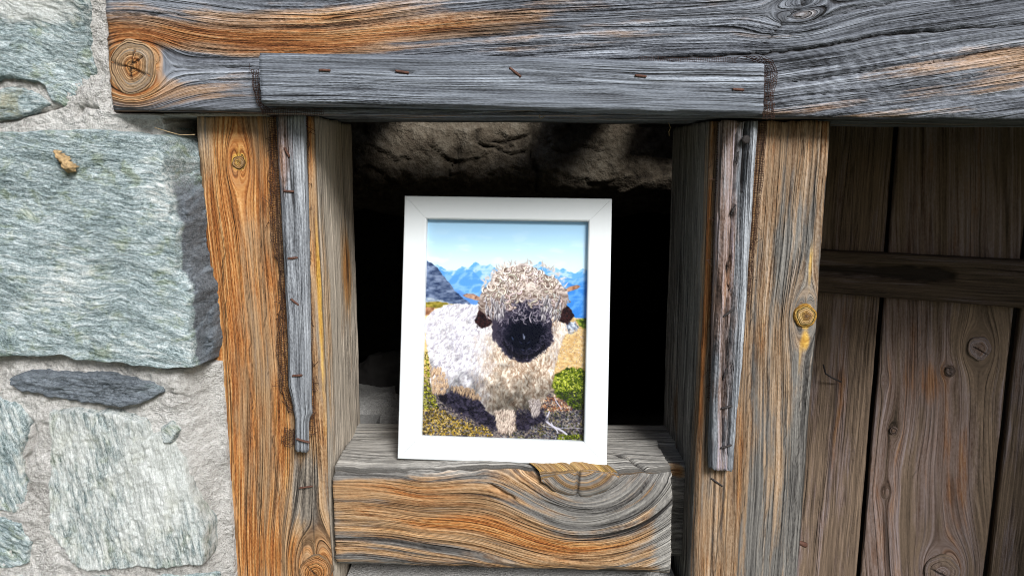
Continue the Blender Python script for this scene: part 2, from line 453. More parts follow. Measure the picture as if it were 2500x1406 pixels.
# ------------------------------------------------------------------ stone wall on the left
wall = empty('stone_wall', (-.36, .0, 0.)); tag(wall, 'rubble wall of grey-green schist stones set in pale mortar', 'wall')
YW = -.0235
def post_left_edge(py): return 476+77*(py-285)/1121
def stone(poly, yf, step=2.6, lam=0., seed=0, amp=.003, edge=10, plunge=.03, white=None, dark=None, warm=None, yfun=None, rough=7, parent=None, name='stone', fold=0.):
    poly = [tuple(p) for p in poly]
    xs = [p[0] for p in poly]; ys = [p[1] for p in poly]
    gx = np.arange(min(xs)-16, max(xs)+16, step); gy = np.arange(min(ys)-16, max(ys)+16, step)
    X, Y = np.meshgrid(gx, gy)
    nd = (fbm(X/34, Y/34, seed+2, 4)-.5)*2*rough
    d = sdf(X, Y, poly)+nd
    a = math.radians(lam); fx = X+fold*np.sin(Y/90+seed)*14; fy = Y+fold*np.sin(X/70+seed)*16+(fbm(X/80, Y/80, seed+4)-.5)*60*fold
    u = fx*math.cos(a)+fy*math.sin(a); v = -fx*math.sin(a)+fy*math.cos(a)
    h = (fbm(X/170, Y/170, seed)-.5)*.006+(fbm(u/60, v/26, seed+1, 4)-.5)*amp*1.1+(ridge(u/30, v/7, seed+3, 4)-.5)*amp*.6
    h += (np.floor(fbm(u/90, v/34, seed+6, 3)*8)/8-.5)*amp*1.0+(fbm(X/9, Y/9, seed+8, 3)-.5)*amp*.5
    y = yf-h+plunge*(1-sstep(-5, edge*.7, d))**2*.9+np.where(d < 0, -d*.0010, 0)
    if yfun is not None: y = y+yfun(X, Y)
    Pw = unp(X, Y, YW); Pw[..., 1] = y
    keep = (d > -9)
    kf = keep[:-1, :-1] & keep[1:, :-1] & keep[:-1, 1:] & keep[1:, 1:]
    Fc = gridfaces(len(gy), len(gx)).reshape(len(gy)-1, len(gx)-1, 4)[kf][:, ::-1]
    used = np.unique(Fc); re = np.full(X.size, -1); re[used] = np.arange(len(used))
    z = np.zeros(X.shape)
    f = lambda q: (q(X, Y) if callable(q) else z+(q or 0))
    msk = np.stack([f(white), f(dark), f(warm), z+1], -1).reshape(-1, 4)[used]
    gc = np.stack([u/PXM, v/PXM, y+seed*.137], -1).reshape(-1, 3)[used]
    return mesh(name, Pw.reshape(-1, 3)[used], re[Fc], M_stone, parent or wall, attrs=dict(gc=gc, msk=msk))

stone([(-330, -260), (-40, -280), (215, -250), (228, 0), (236, 120), (242, 190), (225, 245), (150, 275), (110, 225), (40, 200), (-60, 215), (-340, 190)], -.030, lam=12, seed=1, amp=.0024, edge=26, rough=12,
      white=lambda x, y: .85*blob(x, y, 70, 20, 120, 45)+.35*blob(x, y, 200, 40, 60, 60)+.1, warm=lambda x, y: .3*blob(x, y, 190, 50, 60, 50), fold=.5,
      yfun=lambda x, y: .010*sstep(60, 230, x)*sstep(40, 260, y))
stone([(-200, 215), (40, 208), (100, 222), (130, 255), (70, 290), (0, 296), (-200, 300)], -.026, lam=4, seed=2, amp=.002, edge=16, warm=.35, white=.3, rough=8)
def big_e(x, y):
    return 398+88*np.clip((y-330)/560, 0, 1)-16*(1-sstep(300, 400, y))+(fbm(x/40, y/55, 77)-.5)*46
def big_y(x, y): return .062*sstep(0, 78, x-big_e(x, y))**.8+(fbm(x/12, y/26, 55)-.5)*.010*sstep(0, 20, x-big_e(x, y))
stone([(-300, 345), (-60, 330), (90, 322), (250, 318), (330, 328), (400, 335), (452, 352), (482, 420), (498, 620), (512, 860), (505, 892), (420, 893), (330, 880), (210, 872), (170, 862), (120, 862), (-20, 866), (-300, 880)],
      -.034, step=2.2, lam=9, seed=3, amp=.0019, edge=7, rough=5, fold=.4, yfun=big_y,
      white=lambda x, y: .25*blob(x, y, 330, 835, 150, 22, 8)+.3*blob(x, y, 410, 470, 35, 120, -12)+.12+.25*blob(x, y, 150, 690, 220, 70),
      dark=lambda x, y: .12*blob(x, y, 120, 600, 90, 60)-.05+.95*sstep(6, 16, x-big_e(x, y))*sstep(380, 560, y)+.3*sstep(6, 20, x-big_e(x, y)))  # right flank past big_e: its shade painted into the stone colour
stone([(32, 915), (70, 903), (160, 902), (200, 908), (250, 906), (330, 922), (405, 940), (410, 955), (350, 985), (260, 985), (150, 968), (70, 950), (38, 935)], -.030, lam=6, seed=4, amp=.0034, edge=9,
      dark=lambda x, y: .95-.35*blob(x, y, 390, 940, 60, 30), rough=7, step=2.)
stone([(-260, 960), (-20, 955), (40, 975), (70, 1010), (78, 1060), (60, 1110), (64, 1170), (72, 1225), (40, 1250), (-40, 1248), (-260, 1240)], -.026, lam=70, seed=5, amp=.003, edge=12, white=.4, warm=lambda x, y: .5*blob(x, y, 55, 1120, 30, 60), rough=9)
stone([(132, 1000), (180, 990), (300, 1000), (360, 1020), (372, 1060), (400, 1050), (430, 1078), (455, 1120), (475, 1200), (505, 1280), (512, 1340), (506, 1368), (420, 1378), (300, 1380), (220, 1388), (180, 1368), (160, 1330), (134, 1290), (128, 1180), (134, 1090)],
      -.030, lam=78, seed=6, amp=.0030, edge=10, step=2.2, white=lambda x, y: .62+.35*blob(x, y, 400, 1150, 70, 110)+.2*blob(x, y, 170, 1050, 50, 60), warm=lambda x, y: .15*blob(x, y, 330, 1300, 90, 60), rough=6,
      yfun=lambda x, y: .012*sstep(330, 470, x)*sstep(1200, 1010, y))
stone([(-260, 1262), (-20, 1258), (60, 1270), (78, 1320), (70, 1375), (20, 1388), (-260, 1390)], -.026, lam=30, seed=7, amp=.003, edge=12, white=.35, rough=8)
stone([(395, 1042), (420, 1030), (438, 1048), (425, 1078), (402, 1082)], -.027, lam=40, seed=8, amp=.0015, edge=9, white=.5, warm=.1, rough=4, plunge=.014, step=2)
stone([(-260, 1412), (100, 1405), (330, 1402), (470, 1398), (520, 1420), (530, 1560), (300, 1600), (-260, 1590)], -.026, lam=10, seed=9, amp=.003, edge=12, white=.2, rough=8)
stone([(330, 296), (368, 292), (374, 316), (352, 326), (330, 320)], .012, lam=10, seed=12, amp=.0015, edge=8, warm=.3, rough=3, plunge=.02, step=2)
# courses outside the frame, so that the wall goes on
rng = random.Random(4)
k = 20
for (x0, y0, x1, y1) in [(-720, -260, -360, 150), (-760, 190, -330, 560), (-720, 590, -330, 900), (-760, 930, -300, 1300), (-700, 1330, -300, 1620), (-300, 1630, 60, 1900), (90, 1630, 480, 1930), (-700, 1650, -340, 1950), (-640, -700, -260, -300), (-220, -680, 190, -300), (240, -620, 700, -330), (740, -640, 1300, -330), (1340, -620, 1800, -330), (1850, -640, 2400, -330)]:
    n = 14; cx, cy, rx, ry = (x0+x1)/2, (y0+y1)/2, (x1-x0)/2, (y1-y0)/2
    pts = []
    for i in range(n):
        a = 2*math.pi*i/n; q = 1/max(abs(math.cos(a))**4+abs(math.sin(a))**4, 1e-3)**.25
        pts.append((cx+rx*q*math.cos(a)*rng.uniform(.9, 1), cy+ry*q*math.sin(a)*rng.uniform(.9, 1)))
    stone(pts, -.028, step=6., lam=rng.uniform(-10, 20), seed=k, amp=.003, edge=12, white=.2, rough=10, fold=.5); k += 1

# mortar sheet
gx = np.arange(-760, 640, 3.4); gy = np.arange(-320, 1640, 3.4)
X, Y = np.meshgrid(gx, gy)
h = (fbm(X/60, Y/60, 91)-.5)*.007+(fbm(X/16, Y/16, 92, 4)-.5)*.0030+(fbm(X/6, Y/6, 95, 3)-.5)*.0020
h -= .004*crack(X, Y, [(-10, 300), (60, 285), (110, 276), (150, 262), (165, 240)], 4, 6, 1)
h -= .006*crack(X, Y, [(78, 1020), (82, 1080), (60, 1140), (75, 1190), (92, 1215)], 4, 6, 2)
h -= .003*crack(X, Y, [(185, 285), (210, 262), (250, 268)], 3, 5, 3)
h -= .003*crack(X, Y, [(410, 960), (440, 965), (460, 985)], 3, 5, 3)
ym = YW-h
ym += .020*sstep(-95, -8, X-post_left_edge(Y))*(Y > 283)
# the hole under the beam and the strip behind the post and beam
hole = sstep(366, 388, X+(fbm(X/14, Y/14, 99)-.5)*22)*sstep(276, 290, Y)*(1-sstep(318, 352, Y-.25*(X-380)+(fbm(X/14, Y/14, 97)-.5)*20))
ym += .10*hole
ym += .07*sstep(-6, 7, X-post_left_edge(Y))*(Y > 283)
ym += .055*sstep(385, 430, X)*sstep(325, 352, Y)*sstep(905, 880, Y)
beam_l = 258+17*Y/272
ym += .09*sstep(-4, 5, X-beam_l)*sstep(277, 268, Y)
ym += .035*sstep(275, 288, Y)*sstep(420, 330, Y)*sstep(255, 330, X)*(1-hole)*.6
Pw = unp(X, Y, YW); Pw[..., 1] = ym
mesh('mortar', Pw.reshape(-1, 3), gridfaces(len(gy), len(gx), flip=True), M_mortar, wall)
# coarse masonry round the openings, out of frame
def slab(name, x0, x1, y0, y1, z0, z1, mat, parent):
    V, Fc = box(x0, x1, y0, y1, z0, z1); return mesh(name, V, Fc, mat, parent, smooth=False)
zl_top = float(unp(1250, -330, -.02)[2])
slab('masonry_core', -1.2, -.345, -.004, .34, 0, 2.1, M_mortar, wall)
slab('masonry_core', -.345, -.222, .11, .34, 0, 1.46, M_mortar, wall)
slab('masonry_core', -.345, 1.15, -.004, .34, zl_top, 2.1, M_mortar, wall)  # top height set so sun passes over to the ceiling gaps
slab('masonry_core', .70, 1.15, -.004, .34, 0, zl_top, M_mortar, wall)
slab('masonry_core', -.2225, -.136, .130, .34, 0, 1.19, M_mortar, wall)
slab('masonry_core', -.1335, .1315, .02, .10, float(unp(735, 2400, 0.)[2])-.001, 1.118, M_mortar, wall)
slab('masonry_core', -.2225, .225, -.012, .10, 0, float(unp(735, 2400, 0.)[2])-.002, M_mortar, wall)

# ------------------------------------------------------------------ lintel beam
def beam_attr(c, o):
    x, y = c['px'], c['py']
    a = y+.055*np.clip(x-800, 0, 1000)+.13*np.clip(x-1860, 0, None)-.0*x
    a = a-26*blob(x, y, 640, 60, 420, 90)*sstep(150, 60, y)
    a, rk = knotflow(a, x, 165, 322, 84, 1.15, 3.2)
    a2, rk2 = knotflow(a, x, 22+.055*1000+.13*90, 1955, 44, 1.9, 4.)
    a = np.where(x > 1300, a2, a)
    f = c['face'] == 0
    o['gx'] = np.where(f, a/PXM, o['gx']); o['gy'] = np.where(f, x/PXM, o['gy'])
    rr = np.hypot(x-322, (y-165)*.86)
    kn = sstep(84, 62, rr)*f
    o['o'] = .62*kn+.45*blob(x, y, 330, 190, 170, 110)+.85*blob(x, y, 520, 92, 420, 36, 4)+.72*blob(x, y, 1010, 78, 380, 30, -5)+.5*blob(x, y, 560, 232, 200, 34, 2)+.30*blob(x, y, 2420, 160, 260, 60, -8)+.22*blob(x, y, 700, 20, 420, 60)-.10+.25*blob(x, y, 900, 40, 400, 20, -3)
    o['o'] = o['o']-.9*blob(x, y, 470, 160, 70, 34)-.2*blob(x, y, 1700, 120, 400, 120)
    o['k'] = .75*blob(x, y, 1200, 74, 280, 26, -6)+.35*blob(x, y, 620, 108, 260, 10, 3)+.35*blob(x, y, 1450, 110, 260, 16, -4)+.4*blob(x, y, 2470, 235, 60, 30)+.25*blob(x, y, 480, 60, 200, 16)
    cr = crack(x, y, [(1500, 148), (1700, 138), (1860, 131), (1990, 118), (2180, 82), (2340, 72), (2510, 56)], 3.2, 3, 4)
    cr += .8*crack(x, y, [(1900, 205), (2080, 180), (2260, 158), (2510, 108)], 2.2, 3, 5)+.7*crack(x, y, [(1960, 232), (2150, 222), (2350, 192), (2510, 160)], 1.9, 3, 6)
    cr += .9*crack(x, y, [(1868, 108), (1905, 62), (1950, 22), (1975, -10)], 2.4, 4, 7)+.7*crack(x, y, [(1960, 52), (2040, 36), (2170, 10), (2300, -20)], 2.4, 4, 8)
    cr += .7*crack(x, y, [(262, 36), (420, 34), (700, 52)], 1.6, 3, 9)+.6*crack(x, y, [(420, 165), (520, 168), (632, 160)], 1.6, 2, 10)+.5*crack(x, y, [(430, 190), (540, 196), (625, 196)], 1.3, 2, 11)
    cr += .5*crack(x, y, [(2050, 262), (2250, 250), (2500, 225)], 1.6, 3, 12)+.6*crack(x, y, [(1120, 96), (1260, 82), (1420, 78)], 2.2, 3, 13)
    o['c'] = cr*f
    wv = np.sin((x*.93-y*.5+26*fbm(x/70, y/30, 8)*2+30*vn(x/60, y/40, 6))/37*2*math.pi)*(.35+.9*vn(x/45, y/28, 15))
    o['p'] = (.8*wv*blob(x, y, 2120, 175, 250, 90, -10)+.6*blob(x, y, 500, 190, 170, 60)+.4*kn+.3*blob(x, y, 1910, 60, 60, 60))*f
def beam_disp(c):
    x, y = c['px'], c['py']; o = dict(gx=x*0., gy=x*0., o=0, y=0, k=0, c=0, p=0)
    beam_attr(c, o)
    wv = o['p']
    return -.004*np.clip(o['c'], 0, 1)-.0007*wv*blob(x, y, 2120, 175, 300, 110, -10)
lintel = empty('lintel_beam', tuple(unp(1250, 280, 0.)))
timber('beam', [(236, -330), (4000, -319), (4000, 305), (276, 272)], -.024, .112, 'h', M_beam, lintel, da=.0022, dx=.0010, r=.003, disp=beam_disp, attr=beam_attr, seed=1, flat=[(322, 165, 66)])
knot(lintel, flatpos(-.0242), 324, 163, 60, M_lpost, 5, .42, .14, rim=.15, rings=2.2, pale=.3, dome=.0010, aspect=1.18, rimw=.06, cracks=[[(314, 162), (345, 176), (371, 188)], [(316, 160), (338, 148), (353, 136)], [(266, 151), (290, 160), (314, 163)], [(318, 165), (322, 200)], [(322, 158), (330, 120)]])
tag(lintel, 'long thick weathered grey lintel beam with a large orange round knot at its left end', 'beam')

# ------------------------------------------------------------------ cover board on the lintel
def nail_bent(parent, px, py, Y, ln=24, ang=10, mat=None, rad=.00085, arch=.0013, name='nail'):
    a = math.radians(ang); pts = []
    for k in range(9):
        t = k/8-.5
        p = unp(px+ln*t*math.cos(a), py+ln*t*math.sin(a), Y)
        p[1] -= arch*(1-(2*t)**4)-.0008+.0016*(abs(2*t) > .9)
        pts.append(p)
    V, Fc = tube(pts, [rad*(.75 if i in (0, 8) else 1) for i in range(9)])
    return mesh(name, V, Fc, mat or M_rust, parent)
def board_attr(c, o):
    x, y = c['px'], c['py']; f = c['face'] == 0
    o['k'] = .75*blob(x, y, 1480, 240, 190, 24, 4)+.45*blob(x, y, 1640, 205, 110, 22, 3)+.55*blob(x, y, 760, 190, 120, 12, 2)+.45*blob(x, y, 730, 228, 80, 22)+.4*blob(x, y, 1750, 262, 120, 12)
    o['o'] = -.35+.3*blob(x, y, 1500, 225, 200, 30)+.3*blob(x, y, 700, 205, 90, 40)+.55*(blob(x, y, 795, 172, 26, 6)+blob(x, y, 980, 176, 30, 6)+blob(x, y, 1258, 178, 26, 8)+blob(x, y, 1563, 186, 22, 5)+blob(x, y, 1800, 218, 26, 5))
    cr = .8*crack(x, y, [(1640, 186), (1740, 184), (1862, 188)], 1.7, 2, 1)+.8*crack(x, y, [(1780, 218), (1862, 218)], 1.7, 1, 2)+.7*crack(x, y, [(950, 172), (1010, 180)], 3, 1, 3)+.5*crack(x, y, [(1000, 180), (1240, 184), (1460, 188)], 1.2, 2, 4)
    o['c'] = cr*f
board_e = empty('nailed_board', tuple(unp(1250, 270, -.03)))
tag(board_e, 'narrow grey board nailed along the front of the lintel beam', 'board')
timber('plank', [(632, 128), (1866, 153), (1863, 281), (638, 255)], -.0440, .0185, 'h', M_wood, board_e, r=.0022, attr=board_attr, seed=2,
       disp=lambda c: -.0016*(crack(c['px'], c['py'], [(1640, 186), (1862, 188)], 2)+crack(c['px'], c['py'], [(950, 172), (1010, 180)], 4)))
for (x, y, l, a) in [(793, 172, 26, 2), (982, 176, 32, 9), (1258, 177, 34, 38), (1564, 186, 26, 6), (1802, 219, 26, 4)]:
    nail_bent(board_e, x, y, -.0442, l, a, arch=.0009)

# ------------------------------------------------------------------ posts
def lpost_attr(c, o):
    x, y, f, d, W = c['px'], c['py'], c['face'] == 0, c['d'], c['W']
    xs = x-(y-285)*(.0687-.027*np.clip((x-500)/300, 0, 1))            # straightened so that columns run with the post
    a, rk = knotflow(xs, y, 576, 398, 27, 2.6, 5.)
    a, rk2 = knotflow(a, y, 722, 1392, 62, 1.7, 4.)
    a = a+10*np.sin(y/190)*blob(x, y, 640, 1000, 140, 500)
    o['gx'] = np.where(f, a/PXM, o['gx']-.08); o['gy'] = np.where(f, y/PXM, o['gy'])
    kn = sstep(24, 14, np.hypot(x-583, y-397))*f
    o['o'] = np.where(f, .50+.3*blob(x, y, 620, 420, 130, 150)+.25*blob(x, y, 600, 900, 110, 350)+.3*blob(x, y, 700, 1350, 120, 60)-.75*blob(x, y, 745, 1190, 34, 110, 4)-.35*blob(x, y, 500, 330, 26, 130, 3)-.25*blob(x, y, 520, 1200, 20, 300), .0)
    o['y'] = np.where(f, .45*kn+.40*blob(x, y, 583, 380, 30, 50)+.8*blob(xs, y, 760, 760, 7, 330), 0)
    # reveal: pale with rusty flame-shaped streaks
    rv = c['face'] == 1; dd = d/c['depth']
    o['o'] = np.where(rv, -.30+1.5*blob(dd, y, .70, 710, .15, 110)+.55*blob(dd, y, .12, 760, .14, 420)+.35*blob(dd, y, .5, 620, .1, 220)+.3*blob(dd, y, .45, 980, .3, 160), o['o'])
    o['k'] = np.where(rv, .5*blob(dd, y, .72, 690, .07, 90)+.25*blob(dd, y, .22, 600, .06, 300), .6*blob(x, y, 745, 1190, 26, 100)*f+.5*blob(x, y, 770, 1300, 40, 40)*f)
    o['p'] = np.where(rv, 2.2*(1-.85*blob(dd, y, .70, 700, .16, 120)-.5*blob(dd, y, .12, 760, .14, 420)), 0)
    cr = np.zeros(x.shape)
    for i, (x0, y0, x1, y1, w) in enumerate([(520, 300, 560, 900, 1.2), (600, 640, 640, 1390, 1.6), (655, 900, 690, 1400, 1.5), (560, 900, 585, 1400, 1.3), (630, 470, 650, 820, 1.2), (735, 1110, 742, 1400, 2.), (760, 1150, 770, 1330, 1.6), (545, 560, 560, 880, 1.1), (610, 900, 620, 1100, 1.1)]):
        cr += .75*crack(x, y, [(x0, y0), ((x0+x1)/2, (y0+y1)/2), (x1, y1)], w, 5, i)
    o['c'] = cr*f
lpost = empty('door_post', tuple(unp(735, 2400, .06)))
timber('post', [(476, 285), (766, 285), (851, 2400), (621, 2400)], 0., .124, 'v', M_lpost, lpost, r=.0035, attr=lpost_attr, seed=3, flat=[(583, 397, 18), (776, 1396, 44)],
       disp=lambda c: -.0010*np.where(c['face'] == 0, sum(crack(c['px'], c['py'], p, 3, 5, i) for i, p in enumerate([[(600, 640), (640, 1390)], [(655, 900), (690, 1400)], [(735, 1110), (742, 1400)]])), 0))
knot(lpost, flatpos(-.0003), 583, 397, 17, M_lpost, 7, .45, .40, rim=.8, rings=2.4, dome=.0008, rimw=.12)
knot(lpost, flatpos(-.0001), 770, 1398, 40, M_lpost, 9, .55, .0, k=.25, rim=.7, rings=1.6, dome=.0012, aspect=1.2, cracks=[[(750, 1380), (790, 1420)]])
tag(lpost, 'orange-brown weathered post beside the stone wall, left of the framed picture', 'post', 'posts of the opening')

def rpost_attr(c, o):
    x, y, f, d = c['px'], c['py'], c['face'] == 0, c['d']
    xs = x+(y-297)*(.044+.033*np.clip((x-1735)/297, 0, 1))
    kxs = 1965+(770-297)*(.044+.033*.775)
    a, rk = knotflow(xs, y, kxs, 772, 34, 2.2, 5.)
    o['gx'] = np.where(f, a/PXM, o['gx']-.08); o['gy'] = np.where(f, y/PXM, o['gy'])
    rr = np.hypot(x-1965, y-770)
    kn = sstep(32, 27, rr)*f
    o['o'] = np.where(f, .36+.9*blob(xs, y, 1741, 750, 9, 500)+.3*blob(xs, y, 1850, 1100, 30, 330)+.2*blob(xs, y, 1900, 380, 60, 130)-.35*blob(x, y, 1930, 640, 60, 130, 8)-.35*blob(xs, y, 2015, 1100, 30, 400)+.3*blob(xs, y, 1760, 1300, 20, 160), -.35)
    o['y'] = np.where(f, .5*kn+.75*blob(x, y, 1966, 828, 13, 34)+.5*blob(xs, y, kxs-8, 890, 7, 55)+.55*blob(x, y, 1978, 640, 7, 90, 3), 0)
    rv = c['face'] == 3; dd = d/c['depth']
    o['o'] = np.where(rv, -.3+.8*blob(dd, y, .02, 800, .16, 600)+.6*blob(dd, y, .62, 1080, .08, 70), o['o'])
    o['k'] = np.where(rv, .6*blob(dd, y, .62, 1075, .09, 60), .3*blob(x, y, 1950, 660, 34, 22)*f)
    o['p'] = np.where(rv, .35, 0)
    cr = 0*x
    for i, (x0, y0, x1, y1, w) in enumerate([(1905, 300, 1890, 700, 1.2), (1960, 300, 1935, 560, 1.4), (2000, 320, 1975, 620, 1.2), (1880, 850, 1860, 1400, 1.4), (1925, 900, 1905, 1400, 1.3), (1960, 900, 1930, 1400, 1.2), (1840, 640, 1810, 1300, 1.), (1985, 820, 1950, 1400, 1.1), (1768, 1180, 1745, 1400, 2.)]):
        cr += .75*crack(x, y, [(x0, y0), ((x0+x1)/2, (y0+y1)/2), (x1, y1)], w, 5, i+20)
    o['c'] = np.clip(cr, 0, 1)*f
rpost = empty('door_post', tuple(unp(1760, 2400, .06)))
timber('post', [(1736, 296), (2033, 297), (1874, 2400), (1646, 2400)], 0., .124, 'v', M_rpost, rpost, r=.003, attr=rpost_attr, seed=4, flat=[(1965, 770, 30)])
knot(rpost, flatpos(-.0003), 1965, 770, 29, M_wood, 3, .30, .75, rim=.8, rings=2.3, dome=.0028, shell=.72, yin=.38, rimw=.05)
tag(rpost, 'grey and brown weathered post with a yellow ringed knot, beside the door', 'post', 'posts of the opening')

# ------------------------------------------------------------------ battens on the posts
lb = empty('batten', tuple(unp(725, 1100, -.005))); tag(lb, 'grey batten with broken tapered lower end and rusty nails on the left post', 'batten', 'battens on the posts')
def lb_y(c):
    return c['s']*0
def lb_attr(c, o):
    x, y, f = c['px'], c['py'], c['face'] == 0
    o['o'] = -.25+.55*blob(x, y, 690, 380, 24, 120)+.25*blob(x, y, 735, 360, 20, 60)
    o['k'] = .45*blob(x, y, 712, 480, 14, 90)+.25*blob(x, y, 718, 640, 10, 60)
    o['p'] = .55*sstep(.62, .85, c['w']/c['W'])*1.+.25*(c['face'] == 1)
    o['c'] = (.8*crack(x, y, [(697, 330), (702, 430)], 2.2, 2)+.9*crack(x, y, [(690, 440), (712, 438)], 2, 1)+.6*crack(x, y, [(735, 1022), (752, 1030)], 1.5, 1)+.5*np.exp(-((np.hypot(x-744, y-990)-8)/1.6)**2))*f
def lb_shift(pos): pass
tb = timber('lath', [(673, 284), (741, 279), (756, 1104), (708, 1104)], -.0105, .0100, 'v', M_lath, lb, r=.0022, attr=lb_attr, seed=5)
# broken lower end: the lath narrows in steps
me = tb.data; n = len(me.vertices); co = np.zeros(n*3); me.vertices.foreach_get('co', co); co = co.reshape(-1, 3); off = np.array(lb.location)
wp = co+off; px, py = proj(wp)
lx = 673+35*(py-284)/820; rx = 741+15*(py-284)/820
lnew = np.interp(py, [940, 985, 1010, 1022, 1104], [0, 10, 14, 17, 14])+(fbm(py/9, py*0, 3)-.5)*4*(py > 930)
rnew = np.interp(py, [985, 1008, 1016, 1030, 1104], [0, 2, -4, -7, -7])
u = np.clip((px-lx)/(rx-lx), 0, 1)
# slight bow of the whole lath
dxp = lnew*(1-u)+rnew*u+5*np.sin((py-284)/820*math.pi)
co[:, 0] += dxp*np.linalg.norm(unp(1, 0, -.01)-unp(0, 0, -.01)); co[:, 1] += -.002*np.sin((py-284)/820*math.pi)
me.vertices.foreach_set('co', co.ravel()); me.update()
for (x, y, l, a) in [(698, 372, 26, 62), (702, 467, 24, 4), (712, 630, 24, -6), (717, 737, 24, 38), (723, 916, 24, -4), (737, 1075, 34, 16)]:
    nail_bent(lb, x+3, y, -.0120, l, a)
nail_bent(lb, 747, 1188, -.0008, 34, -8, rad=.0007)

rb = empty('batten', tuple(unp(1765, 1150, -.005))); tag(rb, 'narrow split batten with two long cracks and dark staples, on the right post', 'batten', 'battens on the posts')
CR1 = [(1825, 300), (1812, 370), (1798, 470), (1790, 530), (1788, 600), (1780, 700), (1775, 760), (1772, 900), (1768, 1010), (1766, 1150)]
CR2 = [(1822, 300), (1818, 380), (1812, 470)]
CR0 = [(1802, 300), (1796, 400), (1790, 520), (1782, 640), (1776, 700)]
CR3 = [(1788, 620), (1786, 760), (1784, 900), (1780, 1040), (1778, 1150)]
def rb_cr(x, y):
    return np.clip(crack(x, y, CR0, 2.6, 2.5, 2)+.9*crack(x, y, CR1[5:], 2.4, 2, 3)+1.1*crack(x, y, CR2, 4.4, 1, 4)+.8*crack(x, y, CR3, 2.2, 2.5, 5)+1.*blob(x, y, 1776, 655, 4, 16)+.9*blob(x, y, 1788, 525, 6, 8), 0, 1)
def rb_attr(c, o):
    x, y, f = c['px'], c['py'], c['face'] == 0
    o['o'] = .10+.25*blob(x, y, 1775, 500, 30, 300)-.45*sstep(.68, .86, c['w']/c['W'])
    o['p'] = 1.0*sstep(.74, .9, c['w']/c['W'])*f+.3*(c['face'] == 1)
    o['c'] = rb_cr(x, y)*f
    o['y'] = .3*blob(x, y, 1776, 574, 5, 5)
    o['k'] = .3*blob(x, y, 1782, 800, 10, 60)
timber('lath', [(1761, 296), (1853, 297), (1792, 1151), (1734, 1146)], -.0105, .0100, 'v', M_lath, rb, r=.0022, attr=rb_attr, seed=6,
       disp=lambda c: np.where(c['face'] == 0, -.0055*rb_cr(c['px'], c['py'])+.0008*np.sin(c['w']/c['W']*9), 0))
for (x, y, l, a) in [(1800, 385, 30, 100), (1790, 512, 26, 115), (1777, 764, 30, -36), (1770, 912, 30, 108), (1774, 993, 27, -14), (1773, 1089, 27, -16)]:
    nail_bent(rb, x, y, -.0114, l, a, M_darkiron, rad=.0008)
nail_bent(rb, 1750, 1176, -.0008, 34, 35, M_darkiron, rad=.0006)
p = unp(1821, 341, -.0125)
V = []; Fc = []
for i, (yy, rr) in enumerate([(.006, .0012), (.0012, .0012), (.0010, .0027), (-.0002, .0029), (-.0011, .0026), (-.0013, .0012)]):
    for kk in range(14):
        a = 2*math.pi*kk/14; V.append((p[0]+rr*math.cos(a), p[1]+yy, p[2]+rr*math.sin(a)*1.05))
for i in range(5):
    for kk in range(14): Fc.append((i*14+kk, i*14+(kk+1) % 14, (i+1)*14+(kk+1) % 14, (i+1)*14+kk))
Fc.append(tuple(70+kk for kk in range(14)))
mesh('nail', V, Fc, M_darkiron, rb)

# ------------------------------------------------------------------ sill block
ZS = float(unp(815, 1150, 0)[2])
sill = empty('sill_block', (0, .05, ZS-.07)); tag(sill, 'heavy notched sill block with swirling orange grain under the framed picture', 'sill')
